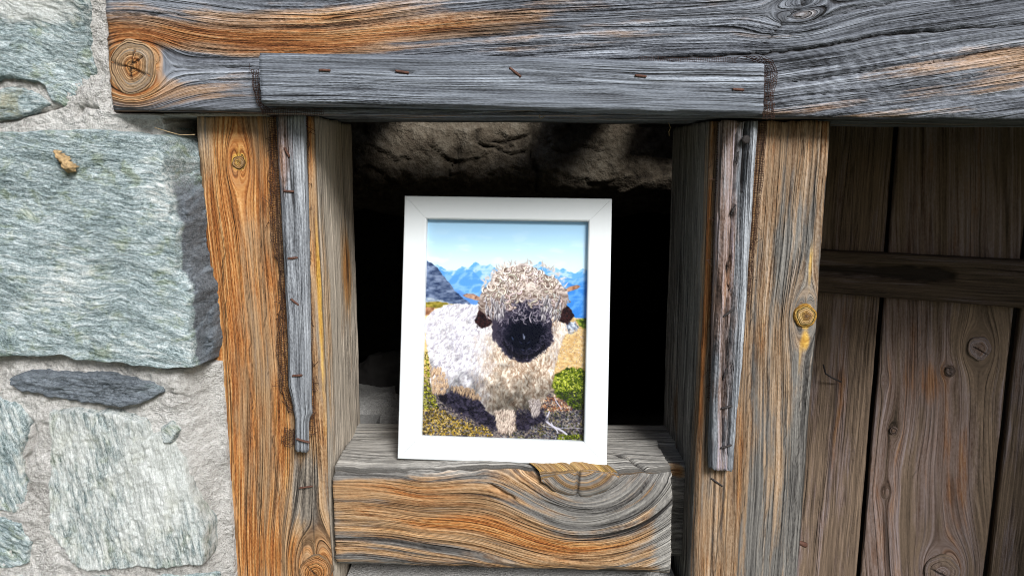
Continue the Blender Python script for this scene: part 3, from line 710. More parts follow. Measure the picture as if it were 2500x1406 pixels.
# the sawn-off branch knot at the front edge
kp = [(1345, 1165), (1390, 1150), (1440, 1148), (1500, 1152), (1512, 1168), (1502, 1190), (1470, 1212), (1430, 1224), (1385, 1222), (1345, 1205), (1322, 1180)]
def sill_attr(c, o):
    x, y = c['px'], c['py']; f = c['face'] == 0
    rad = np.sqrt(((x-1430)/1.22)**2+(y-1105)**2)
    lin = (y-1105)+.20*(1430-x)-.00010*(1430-x)**2+12*np.sin(x/120)
    q = sstep(1010, 1400, x)
    a = lin*(1-q)+rad*q
    alng = np.where(q > .5, x, x)
    ang = np.arctan2((x-1430)/1.22, np.maximum(y-1105, 1))
    o['gx'] = np.where(f, a/PXM, c['d']+.3+(c['per'])*0)
    o['gy'] = np.where(f, (x+q*.35*ang*rad)/PXM, c['s'])
    o['o'] = np.where(f, .30+.35*blob(a, x, 100, 950, 45, 200)+.45*blob(a, x, 235, 1250, 26, 260)+.3*blob(a, x, 180, 950, 40, 240)-.6*blob(x, y, 1000, 1150, 240, 20)-.25*blob(x, y, 1520, 1290, 120, 90)-.5*sstep(1575, 1635, x), -.4)
    o['k'] = np.where(f, .35*blob(x, y, 1050, 1195, 190, 16, 8)+.35*blob(x, y, 1180, 1210, 70, 40, 30)+.3*blob(x, y, 1380, 1280, 140, 14)+.25*blob(x, y, 1510, 1250, 40, 60), 0)
    o['p'] = np.where(f, .5*sstep(1570, 1635, x), np.where(c['face'] == 3, 1.3, .1))
    kd = sdf(x, y, kp)
    o['y'] = np.where(f, .36*sstep(-4, 6, kd), np.where(c['face'] == 3, .5*sstep(.024, .018, c['d'])*sstep(1395, 1405, x+c['d']*3000)*sstep(1512, 1502, x+c['d']*2600), 0))
    # top face: colours follow the run of the board
    tp = c['face'] == 3
    o['o'] = np.where(tp, -.4+.35*blob(x, c['d'], 1560, .055, 90, .014), o['o'])
    cr = .9*crack(x, y, [(1190, 1180), (1230, 1196), (1262, 1225)], 3, 3, 1)+.9*crack(x, y, [(1585, 1165), (1575, 1185), (1560, 1210)], 2.6, 2, 2)
    cr = cr+.45*np.exp(-((kd)/2.4)**2)*sstep(1150, 1175, y)+.9*crack(x, y, [(1408, 1150), (1412, 1180), (1408, 1222)], 2.4, 2, 6)
    cr = cr*f+np.where(tp, .95*crack(x, c['d']*4200, [(1490, 150), (1530, 122), (1580, 40), (1598, 0)], 6, 7, 3)+.6*crack(x, c['d']*4200, [(1240, 60), (1310, 30), (1330, 0)], 4, 8, 4), 0)
    o['c'] = cr
timber('front_block', [(811, 1147), (1641, 1150), (1637, 1412), (822, 1386)], .001, .072, 'h', M_sill, sill, r=.0085, wear=2.6, attr=sill_attr, seed=7, da=.0016, dx=.0009,
       disp=lambda c: np.where(c['face'] == 3, -.003*crack(c['px'], c['d']*4200, [(1490, 150), (1530, 122), (1580, 40), (1598, 0)], 8, 7, 3), -.003*crack(c['px'], c['py'], [(1190, 1180), (1262, 1225)], 4, 3, 1))+.0016*np.sin(c['px']/60+c['d']*60)*(c['face'] == 3)-.0022*blob(c['px'], c['py'], 1430, 1180, 130, 30)-.0075*np.clip(fbm(c['px']/55, c['py']*0, 88, 4)-.3, 0, 1)*np.where(c['face'] == 0, np.exp(-(c['w']/.011)**2), np.where(c['face'] == 3, np.exp(-(c['d']/.015)**2), 0)))
# rear part of the sill: wider, with a notched back corner
def rear_attr(c, o):
    x, y = c['px'], c['py']; f = c['face'] == 0
    o['gx'] = np.where(f, y/PXM*.7, c['d']+.5); o['gy'] = np.where(f, x/PXM*4, c['s'])
    o['o'] = np.where(f, -.2+.9*blob(x, y, 1655, 1150, 20, 22), -.3+.6*blob(x, c['d'], 1560, .022, 100, .010))
    o['k'] = .5*blob(x, y, 1655, 1155, 24, 20)*f
    o['c'] = .7*(crack(x, y, [(1640, 1192), (1675, 1186)], 2, 3, 1)+crack(x, y, [(1640, 1246), (1675, 1252)], 2, 3, 2)+crack(x, y, [(1640, 1308), (1672, 1300)], 2, 3, 3))*f
    o['p'] = np.where(f, .2, 1.1)+0*x
za = float(unp(1640, 1128, .036)[2])
timber('rear_block', [(1300, 1128), (1676, 1131), (1668, 1362), (1300, 1358)], .036, .040, 'h', M_sill, sill, r=.003, attr=rear_attr, seed=8, da=.0016)
timber('rear_block', [(818, 1078), (1655, 1080), (1640, 1270), (826, 1270)], .0735, .047, 'h', M_sill, sill, r=.003, attr=lambda c, o: (o.__setitem__('gx', np.where(c['face'] == 0, o['gx'], c['d']+.372)), o.__setitem__('o', o['gx']*0-.4), o.__setitem__('p', o['gx']*0+1.2)), seed=7, da=.0016)

tt_ = np.linspace(0, 1, 44)
def pl(pts, t): 
    pts = np.array(pts, float); q = np.linspace(0, 1, len(pts)); return np.interp(t, q, pts[:, 0]), np.interp(t, q, pts[:, 1])
tx, ty = pl([(1322, 1172), (1355, 1160), (1400, 1153), (1450, 1152), (1490, 1157), (1513, 1168)], tt_); bx_, by_ = pl([(1322, 1176), (1352, 1208), (1395, 1224), (1440, 1226), (1482, 1208), (1513, 1172)], tt_)
rows = []; gcs = []
by_ = by_+(fbm(tt_*9, tt_*0, 5)-.5)*9
for q in np.linspace(1, 0, 14):
    X = tx+(bx_-tx)*q; Y = ty+(by_-ty)*q
    P = unp(X, Y, -.0022+0*X); P[:, 1] += .006*q**5+(fbm(X/9, Y/9, 4)-.5)*.0018+.004*np.exp(-((X-1409)/2.5)**2)
    rows.append(P); gcs.append(np.stack([np.hypot(X-1420, (Y-1120)*1.1)/PXM*1.7, X/PXM*.4, 0*X+3.3], -1))
top0 = rows[-1].copy()
for q in np.linspace(.08, 1, 12):
    P = top0.copy(); P[:, 0] -= .020*q; P[:, 1] = top0[:, 1]+.036*q; P[:, 2] = np.maximum(top0[:, 2], ZS-.0012)+.0022*np.sin(min(q*3, 1)*1.57)-.0042*q**3+(fbm(tt_*12, tt_*0+q*3, 6)-.5)*.0016-.003*np.exp(-((tt_-.46)/.02)**2)
    rows.append(P); gcs.append(np.stack([tt_*.045, 0*tt_+q*.03, 0*tt_+5.1], -1))
P = np.array(rows); nr_ = len(rows); one = np.ones(P.shape[:2])
fr_ = np.arange(nr_)[:, None] < 14
ckn = .9*np.exp(-((tt_-.46)/.014)**2)[None, :]*one+.5*np.exp(-((tt_-.2)/.01)**2)[None, :]*one
ckn = ckn+.55*np.exp(-(np.arange(nr_)[:, None]/1.2)**2)
mesh('knot', P.reshape(-1, 3), gridfaces(nr_, 44), M_sill, sill, attrs=dict(gc=np.array(gcs).reshape(-1, 3), msk=np.stack([one*.50, one*.22, np.where(fr_, .40, .46)*one, one], -1).reshape(-1, 4), mk2=np.stack([np.clip(ckn, 0, 1), one*.3, one*0, one], -1).reshape(-1, 4)))

# ------------------------------------------------------------------ framed picture
FP = (-.00822, .01493, ZS+.0006); YAW, LEAN, ROLL = math.radians(-3.586), math.radians(-11.464), math.radians(.623)
FW, FH, FB, FT = .160, .2027, .0176, .013
fr = empty('framed_picture', FP)
fr.rotation_euler = (Matrix.Rotation(YAW, 4, 'Z') @ Matrix.Rotation(LEAN, 4, 'X') @ Matrix.Rotation(ROLL, 4, 'Y')).to_euler()
tag(fr, 'white framed photograph of a curly black-faced sheep standing on the sill', 'picture frame')
def lmesh(name, V, Fc, mat, smooth=False, attrs=None):
    o = mesh(name, V, Fc, mat, None, smooth, attrs); o.parent = fr; return o
def rail(p0, p1, inw):
    """mitred moulding from corner p0 to p1 (x, z); inw = inward direction"""
    p0 = np.array(p0, float); p1 = np.array(p1, float); inw = np.array(inw, float); al = (p1-p0)/np.linalg.norm(p1-p0)
    prof = [(0, FT), (0, .0006), (.0006, 0), (FB-.0012, 0), (FB-.0004, .0005), (FB, .0016), (FB, .0052), (FB+.0, FT)]
    V = []
    for e, (p, sgn) in enumerate(((p0, 1), (p1, -1))):
        for (q, dp) in prof:
            g = .00007
            xy = p+inw*q+al*sgn*(q+g)
            V.append((xy[0], dp, xy[1]))
    n = len(prof); Fc = [(i, (i+1) % n, n+(i+1) % n, n+i) for i in range(n)]
    Fc += [tuple(range(n))[::-1], tuple(range(n, 2*n))]
    bmv = lmesh('frame_rail', V, Fc, M_white)
    b = bmesh.new(); b.from_mesh(bmv.data); bmesh.ops.recalc_face_normals(b, faces=b.faces); b.to_mesh(bmv.data); b.free()
h = FW/2
rail((-h, FH), (h, FH), (0, -1)); rail((h, FH), (h, 0), (-1, 0)); rail((h, 0), (-h, 0), (0, 1)); rail((-h, 0), (-h, FH), (1, 0))
V, Fc = box(-h+.004, h-.004, FT-.0045, FT-.0015, .004, FH-.004); lmesh('backing_board', V, Fc, M_back)
V, Fc = box(-.018, .018, FT-.0012, FT+.0012, .02, .15); V = np.array(V); V[:, 1] += np.where(V[:, 2] < .1, .030, 0); lmesh('easel_leg', V, Fc, M_back)

# ---- the print: a painted canvas computed here, carried as vertex colours
CWd, CHt = 600, 815
OW, OH = FW-2*FB, FH-2*FB
cv = np.zeros((CHt, CWd, 3))
yy, xx = np.mgrid[0:CHt, 0:CWd].astype(float)
U0 = np.array([1043, 541.]); UX = np.array([391, 11.]); UY = np.array([-11.5, 529.])
_A = np.linalg.inv(np.array([[UX[0], UY[0]], [UX[1], UY[1]]]))
def cq(p):                       # photo pixel -> canvas pixel
    v = _A @ (np.array(p, float)-U0); return (v[0]*CWd, v[1]*CHt)
def z1(x, y): return cq((960+x/3.905, 460+y/3.905))
def z2(x, y): return cq((960+x/3.905, 800+y/3.905))
S = CWd/391.0
def fill(pts, colr, soft=1.5, rough=0., seed=0, sc=9.):
    pts = [tuple(p) for p in pts]
    x0 = max(0, int(min(p[0] for p in pts)-20)); x1 = min(CWd, int(max(p[0] for p in pts)+20)); y0 = max(0, int(min(p[1] for p in pts)-20)); y1 = min(CHt, int(max(p[1] for p in pts)+20))
    X = xx[y0:y1, x0:x1]; Y = yy[y0:y1, x0:x1]
    d = sdf(X, Y, pts)
    if rough: d = d+(fbm(X/sc, Y/sc, seed, 4)-.5)*2*rough
    a = sstep(-soft, soft, d)[..., None]
    c = colr(X, Y) if callable(colr) else np.array(colr, float)/255
    cv[y0:y1, x0:x1] = cv[y0:y1, x0:x1]*(1-a)+c*a
    full = np.zeros((CHt, CWd)); full[y0:y1, x0:x1] = d
    return full
def rgb(*c): return np.array(c, float)/255
def lerp(a, b, t): return a+(b-a)*t[..., None]
# sky
t = yy/CHt
cv[:] = lerp(lerp(rgb(176, 220, 250), rgb(190, 228, 252), np.clip(t/.12, 0, 1)), rgb(220, 245, 255), sstep(.08, .25, t))
cl = sstep(.5, .75, fbm(xx/70, yy/22, 3, 4))*(.9*blob(xx, yy, *z1(600, 690), 90, 22)+.8*blob(xx, yy, *z1(1180, 655), 110, 12)+.35)*sstep(0, 120, yy)
cv[:] = lerp(cv, rgb(238, 250, 255), np.clip(cl*.8, 0, 1)[..., None][..., 0])
def tone(c0, c1, sx, sy, seed, k=1.6):
    def g(X, Y):
        n = np.clip((fbm(X/sx, Y/sy, seed, 5)-.5)*k+.5, 0, 1); return lerp(rgb(*c0), rgb(*c1), n)
    return g
def ridgeline(zp, bottom, colr, soft=1.2, rough=2.5, seed=1):
    pts = [z1(*p) for p in zp]; pts = pts+[(pts[-1][0], bottom), (pts[0][0], bottom)]
    fill(pts, colr, soft, rough, seed, 7.)
def mtn(c0, c1, c2, yb, seed):
    def g(X, Y):
        n = np.clip((ridge(X/34+Y/60, Y/26, seed, 5)-.62)*4+.2, 0, 1)
        b = lerp(rgb(*c0), rgb(*c1), sstep(yb-110, yb+40, Y)); return b+(rgb(*c2)-b)*(n*sstep(yb+60, yb-40, Y)*.75)[..., None]
    return g
ridgeline([(250, 800), (330, 770), (420, 752), (510, 806), (600, 812), (660, 772), (715, 790), (780, 728), (840, 765), (890, 766), (930, 752), (985, 800), (1150, 830), (1290, 800), (1350, 765), (1395, 733), (1440, 785), (1500, 800), (1550, 795), (1575, 812), (1610, 796), (1650, 825), (1720, 850), (1790, 803), (1835, 815), (1900, 820)], 420,
          mtn((104, 172, 232), (126, 186, 243), (205, 230, 250), 280, 11))
ridgeline([(300, 760), (450, 800), (560, 860), (620, 850), (700, 800), (760, 815), (830, 890), (900, 980), (1000, 1010), (1500, 900), (1600, 870), (1700, 905), (1800, 870), (1900, 860)], 470, mtn((92, 160, 230), (112, 172, 238), (150, 200, 245), 330, 14))
ridgeline([(1550, 960), (1640, 930), (1730, 960), (1900, 900)], 520, mtn((62, 138, 222), (40, 120, 214), (110, 175, 240), 400, 17))
ridgeline([(480, 980), (640, 1000), (760, 1090), (900, 1130)], 470, tone((84, 138, 214), (120, 170, 230), 30, 20, 3))
fill([z1(*p) for p in [(290, 700), (325, 716), (380, 745), (430, 790), (480, 860), (540, 930), (585, 1000), (650, 1060), (720, 1115), (770, 1150), (280, 1150)]], tone((42, 58, 92), (132, 148, 178), 22, 9, 21, 2.2), 1, 3, 4)
fill([z1(*p) for p in [(300, 1070), (400, 1075), (520, 1110), (560, 1140), (300, 1140)]], tone((120, 140, 165), (196, 206, 216), 14, 7, 25), 3, 6, 4)
# ground
def groundc(X, Y):
    n = fbm(X/13, Y/6, 31, 5); n2 = fbm(X/40, Y/22, 37, 4)
    c = lerp(rgb(196, 156, 100), rgb(240, 214, 160), np.clip(n*1.8-.4, 0, 1))
    dk = sstep(560, 660, Y)
    c2 = lerp(rgb(52, 48, 62), rgb(150, 140, 128), np.clip((fbm(X/6, Y/5, 41, 4)-.5)*2.6+.45, 0, 1))
    c = c+(c2-c)*(dk)[..., None]
    return c
fill([(-20, z1(310, 1115)[1]), z1(420, 1105), z1(620, 1135), z1(900, 1190), z1(1500, 1270), z1(1700, 1262), z1(1860, 1275), (CWd+20, CHt+20), (-20, CHt+20)], groundc, 1.5, 4, 3)
fill([(-10, z1(310, 1112)[1]), z1(430, 1108), z1(600, 1138), z1(560, 1165), z1(430, 1165), (-10, z1(310, 1165)[1])], tone((96, 92, 30), (178, 160, 66), 12, 6, 43, 2), 2, 4, 3)
fill([(-10, z1(310, 1160)[1]), z1(400, 1165), z1(360, 1230), (-10, z1(310, 1250)[1])], tone((120, 80, 56), (196, 150, 116), 9, 6, 44, 2), 2, 4, 3)
fill([z1(1720, 1280), z1(1850, 1265), z1(1850, 1385), z1(1760, 1340)], tone((46, 66, 20), (150, 170, 60), 8, 6, 45, 2.2), 2, 6, 3)
fill([z1(1620, 1310), z1(1720, 1300), z1(1760, 1360), z1(1700, 1420), z1(1600, 1400)], tone((70, 80, 100), (215, 225, 240), 8, 6, 46, 2.2), 2, 6, 3)
prng = np.random.RandomState(7)
def stroke(pts, r, c, al=1.):
    n = len(pts)
    for i, (px, py) in enumerate(pts):
        rr = (r[i] if isinstance(r, (list, np.ndarray)) else r)
        x0 = int(px-rr-1); x1 = int(px+rr+2); y0 = int(py-rr-1); y1 = int(py+rr+2)
        if x0 < 0 or y0 < 0 or x1 >= CWd or y1 >= CHt: continue
        w = cv[y0:y1, x0:x1]
        d2 = np.hypot(xx[y0:y1, x0:x1]-px, yy[y0:y1, x0:x1]-py)
        a = np.clip(rr+.5-d2, 0, 1)[..., None]*al
        w += (c-w)*a
def curve(x, y, ang, ln, bend, n=7, wave=0.):
    out = []; st = ln/n
    for i in range(n):
        out.append((x, y)); x += math.cos(ang)*st; y += math.sin(ang)*st
        ang += bend/n+wave*math.sin(i*2.2)
    return out
def scatter(poly, n):
    p = np.array(poly); b0 = p.min(0); b1 = p.max(0); out = []
    while len(out) < n:
        q = prng.uniform(b0, b1, (n*2, 2)); m = inside(q[:, 0], q[:, 1], poly); out += q[m].tolist()
    return out[:n]
def foliage(poly, n, cols, r=(1.2, 3.)):
    for (x, y) in scatter([tuple(p) for p in poly], n):
        c = rgb(*cols[prng.randint(len(cols))])*prng.uniform(.75, 1.1); a = prng.uniform(0, 6.3)
        stroke(curve(x, y, a, prng.uniform(3, 9), prng.uniform(-1, 1), 4), prng.uniform(*r)*.7, np.clip(c, 0, 1), .9)
# moss and grass
foliage([z2(280, 780), z2(480, 800), z2(620, 900), z2(900, 960), z2(960, 1050), z2(280, 1040)], 900, [(120, 96, 24), (176, 142, 44), (208, 178, 84), (70, 60, 20), (226, 196, 120), (40, 36, 30)])
foliage([z2(280, 250), z2(350, 260), z2(380, 640), z2(440, 790), z2(280, 800)], 380, [(110, 112, 24), (170, 170, 40), (60, 66, 18), (205, 200, 90), (30, 36, 14)])
foliage([z2(440, 640), z2(700, 640), z2(900, 850), z2(960, 1000), z2(640, 900), z2(460, 760)], 420, [(40, 38, 56), (70, 64, 86), (24, 24, 34), (120, 108, 120), (150, 130, 90)])
foliage([z2(1160, 830), z2(1420, 760), z2(1830, 840), z2(1830, 1090), z2(1000, 1060)], 800, [(30, 34, 44), (54, 60, 72), (20, 22, 30), (100, 104, 112), (70, 76, 30), (120, 110, 60), (150, 150, 160)])
foliage([z2(1560, 1030), z2(1830, 1040), z2(1830, 1095), z2(1560, 1080)], 160, [(80, 96, 20), (140, 150, 50), (40, 50, 16)])
foliage([z2(1410, 680), z2(1560, 670), z2(1700, 800), z2(1560, 820), z2(1400, 800)], 240, [(200, 150, 110), (160, 96, 60), (236, 206, 180), (110, 70, 60)])
fill([z2(*p) for p in [(1490, 560), (1530, 470), (1640, 410), (1760, 415), (1850, 450), (1850, 760), (1740, 800), (1640, 740), (1540, 660)]], tone((30, 44, 14), (120, 138, 36), 12, 10, 51, 2.4), 2, 9, 9)
foliage([z2(1500, 560), z2(1540, 480), z2(1640, 420), z2(1760, 420), z2(1840, 460), z2(1840, 620), z2(1700, 690), z2(1580, 650)], 620, [(150, 164, 40), (190, 200, 66), (96, 116, 26), (50, 70, 16), (214, 216, 110)])
foliage([z2(1560, 640), z2(1840, 600), z2(1840, 790), z2(1700, 800)], 260, [(40, 56, 20), (26, 32, 24), (76, 96, 34), (60, 60, 70)])
foliage([z2(1540, 60), z2(1830, 40), z2(1830, 400), z2(1620, 400), z2(1540, 420)], 420, [(232, 206, 150), (206, 170, 116), (246, 228, 186), (170, 140, 110), (200, 190, 190)], (.8, 2.))
for (a, b, w) in [((1440, 900), (1640, 1035), 3.4), ((1480, 820), (1430, 920), 2.6), ((1430, 955), (1800, 985), 1.5), ((1500, 925), (1560, 1020), 2.), ((1530, 690), (1590, 800), 1.6), ((540, 690), (880, 850), 2.2), ((460, 940), (520, 930), 1.4)]:
    p0 = np.array(z2(*a)); p1 = np.array(z2(*b)); n = 40
    stroke([tuple(p0+(p1-p0)*i/n+np.array([0, 3*math.sin(i/7)])) for i in range(n+1)], w, rgb(206, 204, 220) if a[0] > 1000 else rgb(200, 176, 128), .9)
# shadow on the ground below the belly
fill([z2(*p) for p in [(480, 640), (700, 610), (900, 700), (1000, 860), (1250, 830), (1420, 800), (1450, 900), (1250, 1000), (900, 980), (640, 830), (480, 740)]], tone((14, 14, 26), (64, 60, 80), 7, 6, 48, 2.2), 6, 10, 4)
# hind leg, hoof, body
fill([z2(*p) for p in [(430, 650), (500, 640), (525, 700), (510, 735), (450, 725)]], (24, 22, 32), 2, 3)
body = [z1(300, 1300), z1(330, 1240), z1(400, 1180), z1(500, 1140), z1(640, 1125), z1(820, 1140), z1(1000, 1150), z1(1500, 1200), z1(1620, 1290), z1(1650, 1400), z2(1600, 160), z2(1560, 300), z2(1530, 430), z2(1500, 600), z2(1440, 700), z2(1400, 780), z2(1390, 840), z2(1330, 870), z2(1290, 800), z2(1180, 790), z2(1165, 920), z2(1180, 1000), z2(1090, 1040), z2(1000, 1000), z2(965, 860), z2(900, 830), z2(840, 740), z2(760, 650), z2(640, 610), z2(540, 600), z2(520, 650), z2(440, 670), z2(380, 650), z2(355, 520), z2(360, 400), z2(330, 250), z2(310, 100)]
def locks(X, Y, sx, sy, seed, warp=9.):
    wx = X+(fbm(X/22, Y/22, seed+1, 3)-.5)*2*warp+3.*np.sin(Y/5.5+6*fbm(X/14, Y/30, seed+2)); wy = Y+(fbm(X/26, Y/26, seed+3)-.5)*warp
    return np.clip((.65*fbm(wx/sx, wy/sy, seed, 4)+.35*ridge(wx/sx/1.6, wy/sy/1.5, seed+5, 3)-.5)*3.0+.5, 0, 1)
def fleece(X, Y):
    chest = sstep(CWd*.30, CWd*.48, X+(fbm(X/30, Y/30, 66)-.5)*90)
    n = locks(X, Y, 4.5, 13, 61)*chest+locks(X+.5*Y, Y, 5, 9, 63)*(1-chest)
    sh = np.clip(1.12-.70*sstep(CHt*.60, CHt*.97, Y)+(fbm(X/32, Y/32, 68, 3)-.5)*.95, .35, 1.05)
    lt = lerp(rgb(248, 249, 255), rgb(248, 238, 222), chest); dk = lerp(rgb(160, 156, 170), rgb(146, 122, 104), chest)
    return (dk+(lt-dk)*n[..., None])*sh[..., None]
dbody = fill(body, fleece, 2, 5, 8)
def furpatch(poly, n, light, dark, angf, ln, r, wave=.5, split=.5):
    pts = sorted(scatter([tuple(p) for p in poly], n), key=lambda q: q[1])
    for (x, y) in pts:
        a = angf(x, y)+prng.uniform(-.35, .35); L = ln*prng.uniform(.6, 1.3); bd = prng.uniform(-.8, .8)
        lt, dk = light(x, y), dark(x, y)
        stroke(curve(x+1.6, y+1.2, a, L, bd, 6, wave), r*1.1, dk, .28)
        stroke(curve(x, y, a, L, bd, 6, wave), [r*1., r, r*.95, r*.8, r*.6, r*.4], np.clip(lerp(dk, lt, np.array(prng.uniform(split, 1.15))), 0, 1), .8)
def shade(x, y):
    return float(np.clip(1.1-.75*sstep(CHt*.60, CHt*.97, np.array(y))-.12*sstep(330, 380, np.array(x))*sstep(480, 560, np.array(y)), .42, 1.))
WL = lambda x, y: np.clip(rgb(236, 238, 244)*shade(x, y)+rgb(6, 0, -10), 0, 1); WD = lambda x, y: rgb(150, 142, 148)*shade(x, y)
# hind quarters, flank, chest
furpatch([z1(310, 1290), z1(420, 1180), z1(640, 1130), z1(900, 1150), z1(960, 1400), z2(980, 330), z2(900, 560), z2(560, 600), z2(380, 400), z2(320, 160)], 520, WL, WD, lambda x, y: 2.0-.9*(x/CWd), 18, 1.1, .35, .2)
furpatch([z2(350, 380), z2(470, 400), z2(540, 560), z2(500, 640), z2(390, 640)], 240, lambda x, y: rgb(232, 206, 174), lambda x, y: rgb(120, 86, 62), lambda x, y: 1.7, 15, 1.8, .4)
furpatch([z2(540, 560), z2(760, 600), z2(860, 700), z2(780, 690), z2(600, 620)], 150, lambda x, y: rgb(196, 170, 140), lambda x, y: rgb(96, 76, 62), lambda x, y: 1.6, 15, 1.8, .4)
CL = lambda x, y: np.clip(rgb(244, 228, 206)*shade(x, y)*1.04, 0, 1); CD = lambda x, y: rgb(140, 112, 92)*shade(x, y)
furpatch([z2(900, 150), z2(1560, 150), z2(1530, 420), z2(1490, 620), z2(1390, 780), z2(900, 800), z2(780, 560)], 480, CL, CD, lambda x, y: 1.57+.3*(CWd*.7-x)/CWd, 24, 1.2, .85, .1)
furpatch([z2(760, 60), z2(980, 60), z2(960, 330), z2(900, 560), z2(860, 700), z2(740, 600)], 120, lambda x, y: np.clip(rgb(240, 232, 224)*shade(x, y), 0, 1), lambda x, y: rgb(150, 134, 126)*shade(x, y), lambda x, y: 1.7, 22, 1.3, .6)
furpatch([z1(1500, 1260), z1(1640, 1320), z1(1650, 1400), z2(1580, 200), z2(1530, 420), z2(1470, 300)], 110, WL, WD, lambda x, y: 1.5, 20, 1.2, .5)
furpatch([z2(970, 800), z2(1160, 800), z2(1160, 1000), z2(1090, 1030), z2(1000, 990)], 260, lambda x, y: rgb(234, 220, 206), lambda x, y: rgb(120, 98, 88), lambda x, y: 1.6, 17, 1.9, .8)
furpatch([z2(1290, 700), z2(1400, 700), z2(1390, 840), z2(1320, 860)], 120, lambda x, y: rgb(214, 204, 200), lambda x, y: rgb(70, 62, 66), lambda x, y: 1.6, 15, 1.8, .8)
# shaded wool below the chin and between the front legs
for (px_, py_, n_) in [(1240, 400, 120), (1230, 860, 60)]:
    for _ in range(n_):
        x, y = z2(px_+prng.normal()*(150 if n_ > 100 else 36), py_+prng.normal()*(60 if n_ > 100 else 40))
        stroke(curve(x, y, 1.57+prng.uniform(-.5, .5), 16, prng.uniform(-2, 2), 8), 1.3, rgb(150, 118, 92) if n_ > 100 else rgb(40, 36, 46), .5)
# horns and ears
fill([z1(*p) for p in [(660, 1050), (700, 1030), (770, 1035), (850, 1080), (860, 1110), (790, 1095), (700, 1070)]], tone((120, 80, 66), (214, 176, 150), 9, 5, 63), 1.2, 1)
fill([z1(*p) for p in [(1590, 1030), (1660, 975), (1740, 955), (1775, 968), (1740, 995), (1660, 1020), (1600, 1050)]], tone((130, 84, 60), (216, 170, 136), 9, 5, 64), 1.2, 1)
fill([z1(*p) for p in [(830, 1130), (900, 1100), (970, 1200), (930, 1330), (850, 1370), (780, 1310)]], tone((16, 11, 16), (66, 38, 38), 8, 8, 65, 2), 2, 5)
fill([z1(*p) for p in [(1520, 1110), (1590, 1080), (1660, 1160), (1715, 1250), (1650, 1330), (1560, 1290)]], tone((14, 10, 14), (60, 34, 34), 8, 8, 66, 2), 2, 5)
# head wool base
head = [z1(820, 1180), z1(830, 1060), z1(900, 950), z1(950, 840), z1(1040, 780), z1(1180, 750), z1(1320, 770), z1(1440, 830), z1(1540, 910), z1(1640, 1000), z1(1660, 1120), z1(1600, 1180), z1(1560, 1260), z1(1300, 1250), z1(960, 1280), z1(880, 1230)]
fill(head, lambda X, Y: lerp(rgb(104, 86, 78), rgb(232, 220, 212), locks(X, Y, 8, 8, 67, 16.)*(.38+.75*sstep(350, 215, Y))), 2, 13, 3, 20.)
# dark face
face = [z1(950, 1290), z1(1020, 1190), z1(1130, 1130), z1(1270, 1110), z1(1400, 1150), z1(1500, 1240), z2(1510, 60), z2(1510, 150), z2(1460, 230), z2(1370, 290), z2(1300, 340), z2(1240, 350), z2(1150, 320), z2(1060, 280), z2(990, 200), z2(950, 100)]
def facec(X, Y):
    fx, fy = z2(1270, 110); r = np.hypot((X-fx)/70, (Y-fy)/80)
    return lerp(rgb(6, 8, 22), rgb(60, 54, 70), np.clip((r-.85)*1.5+(fbm(X/6, Y/6, 71, 4)-.5)*1.1, 0, 1))
fill(face, facec, 4, 13, 5, 16.)
def facering(n, inner, outer, cl0, cd0, ln=13):
    fx, fy = z2(1240, 60)
    for _ in range(n):
        a = prng.uniform(0, 6.283); q = prng.uniform(inner, outer); x = fx+math.cos(a)*88*q; y = fy+math.sin(a)*92*q
        c = lerp(rgb(*cd0), rgb(*cl0), np.array(prng.uniform(0, 1)**1.6))
        stroke(curve(x, y, a+prng.uniform(-1.2, 1.2), ln, prng.uniform(-2.5, 2.5), 6), 1.25, c, .8)
facering(520, .74, 1.16, (112, 106, 126), (14, 14, 28))
for _ in range(260):          # greyish forehead wool
    x, y = z1(prng.uniform(980, 1490), 1080+230*prng.uniform(0, 1)**1.5)
    c = lerp(rgb(34, 30, 46), rgb(206, 198, 210), np.array(prng.uniform(0, 1)**(1.0 if y < 375 else 2.2)))
    stroke(curve(x, y, prng.uniform(.4, 2.7), 20, prng.uniform(-3, 3), 9), prng.uniform(1., 2.2), c, .8)
for _ in range(90):           # beard tips
    a = prng.uniform(.5, 2.7); fx, fy = z2(1250, 60); x = fx+math.cos(a)*84; y = fy+math.sin(a)*92
    stroke(curve(x, y, a*.5+.8, prng.uniform(10, 26), prng.uniform(-.8, .8), 7), [2.4, 2.2, 2, 1.7, 1.4, 1, .7], rgb(16, 15, 24), .9)
# nose and mouth hints
for (a, b, c_, l) in [((1235, 90), 1.4, (150, 160, 190), 16), ((1250, 110), 1.7, (180, 190, 214), 13), ((1130, 120), 1.0, (70, 86, 120), 12), ((1200, 160), .6, (50, 54, 80), 14), ((1300, 160), 2.4, (50, 54, 80), 14), ((1220, 235), .3, (62, 66, 92), 12), ((1280, 232), -.4, (62, 66, 92), 12)]:
    x, y = z2(*a); stroke(curve(x, y, b, l, .3, 8), 1.5, rgb(*c_), .8)
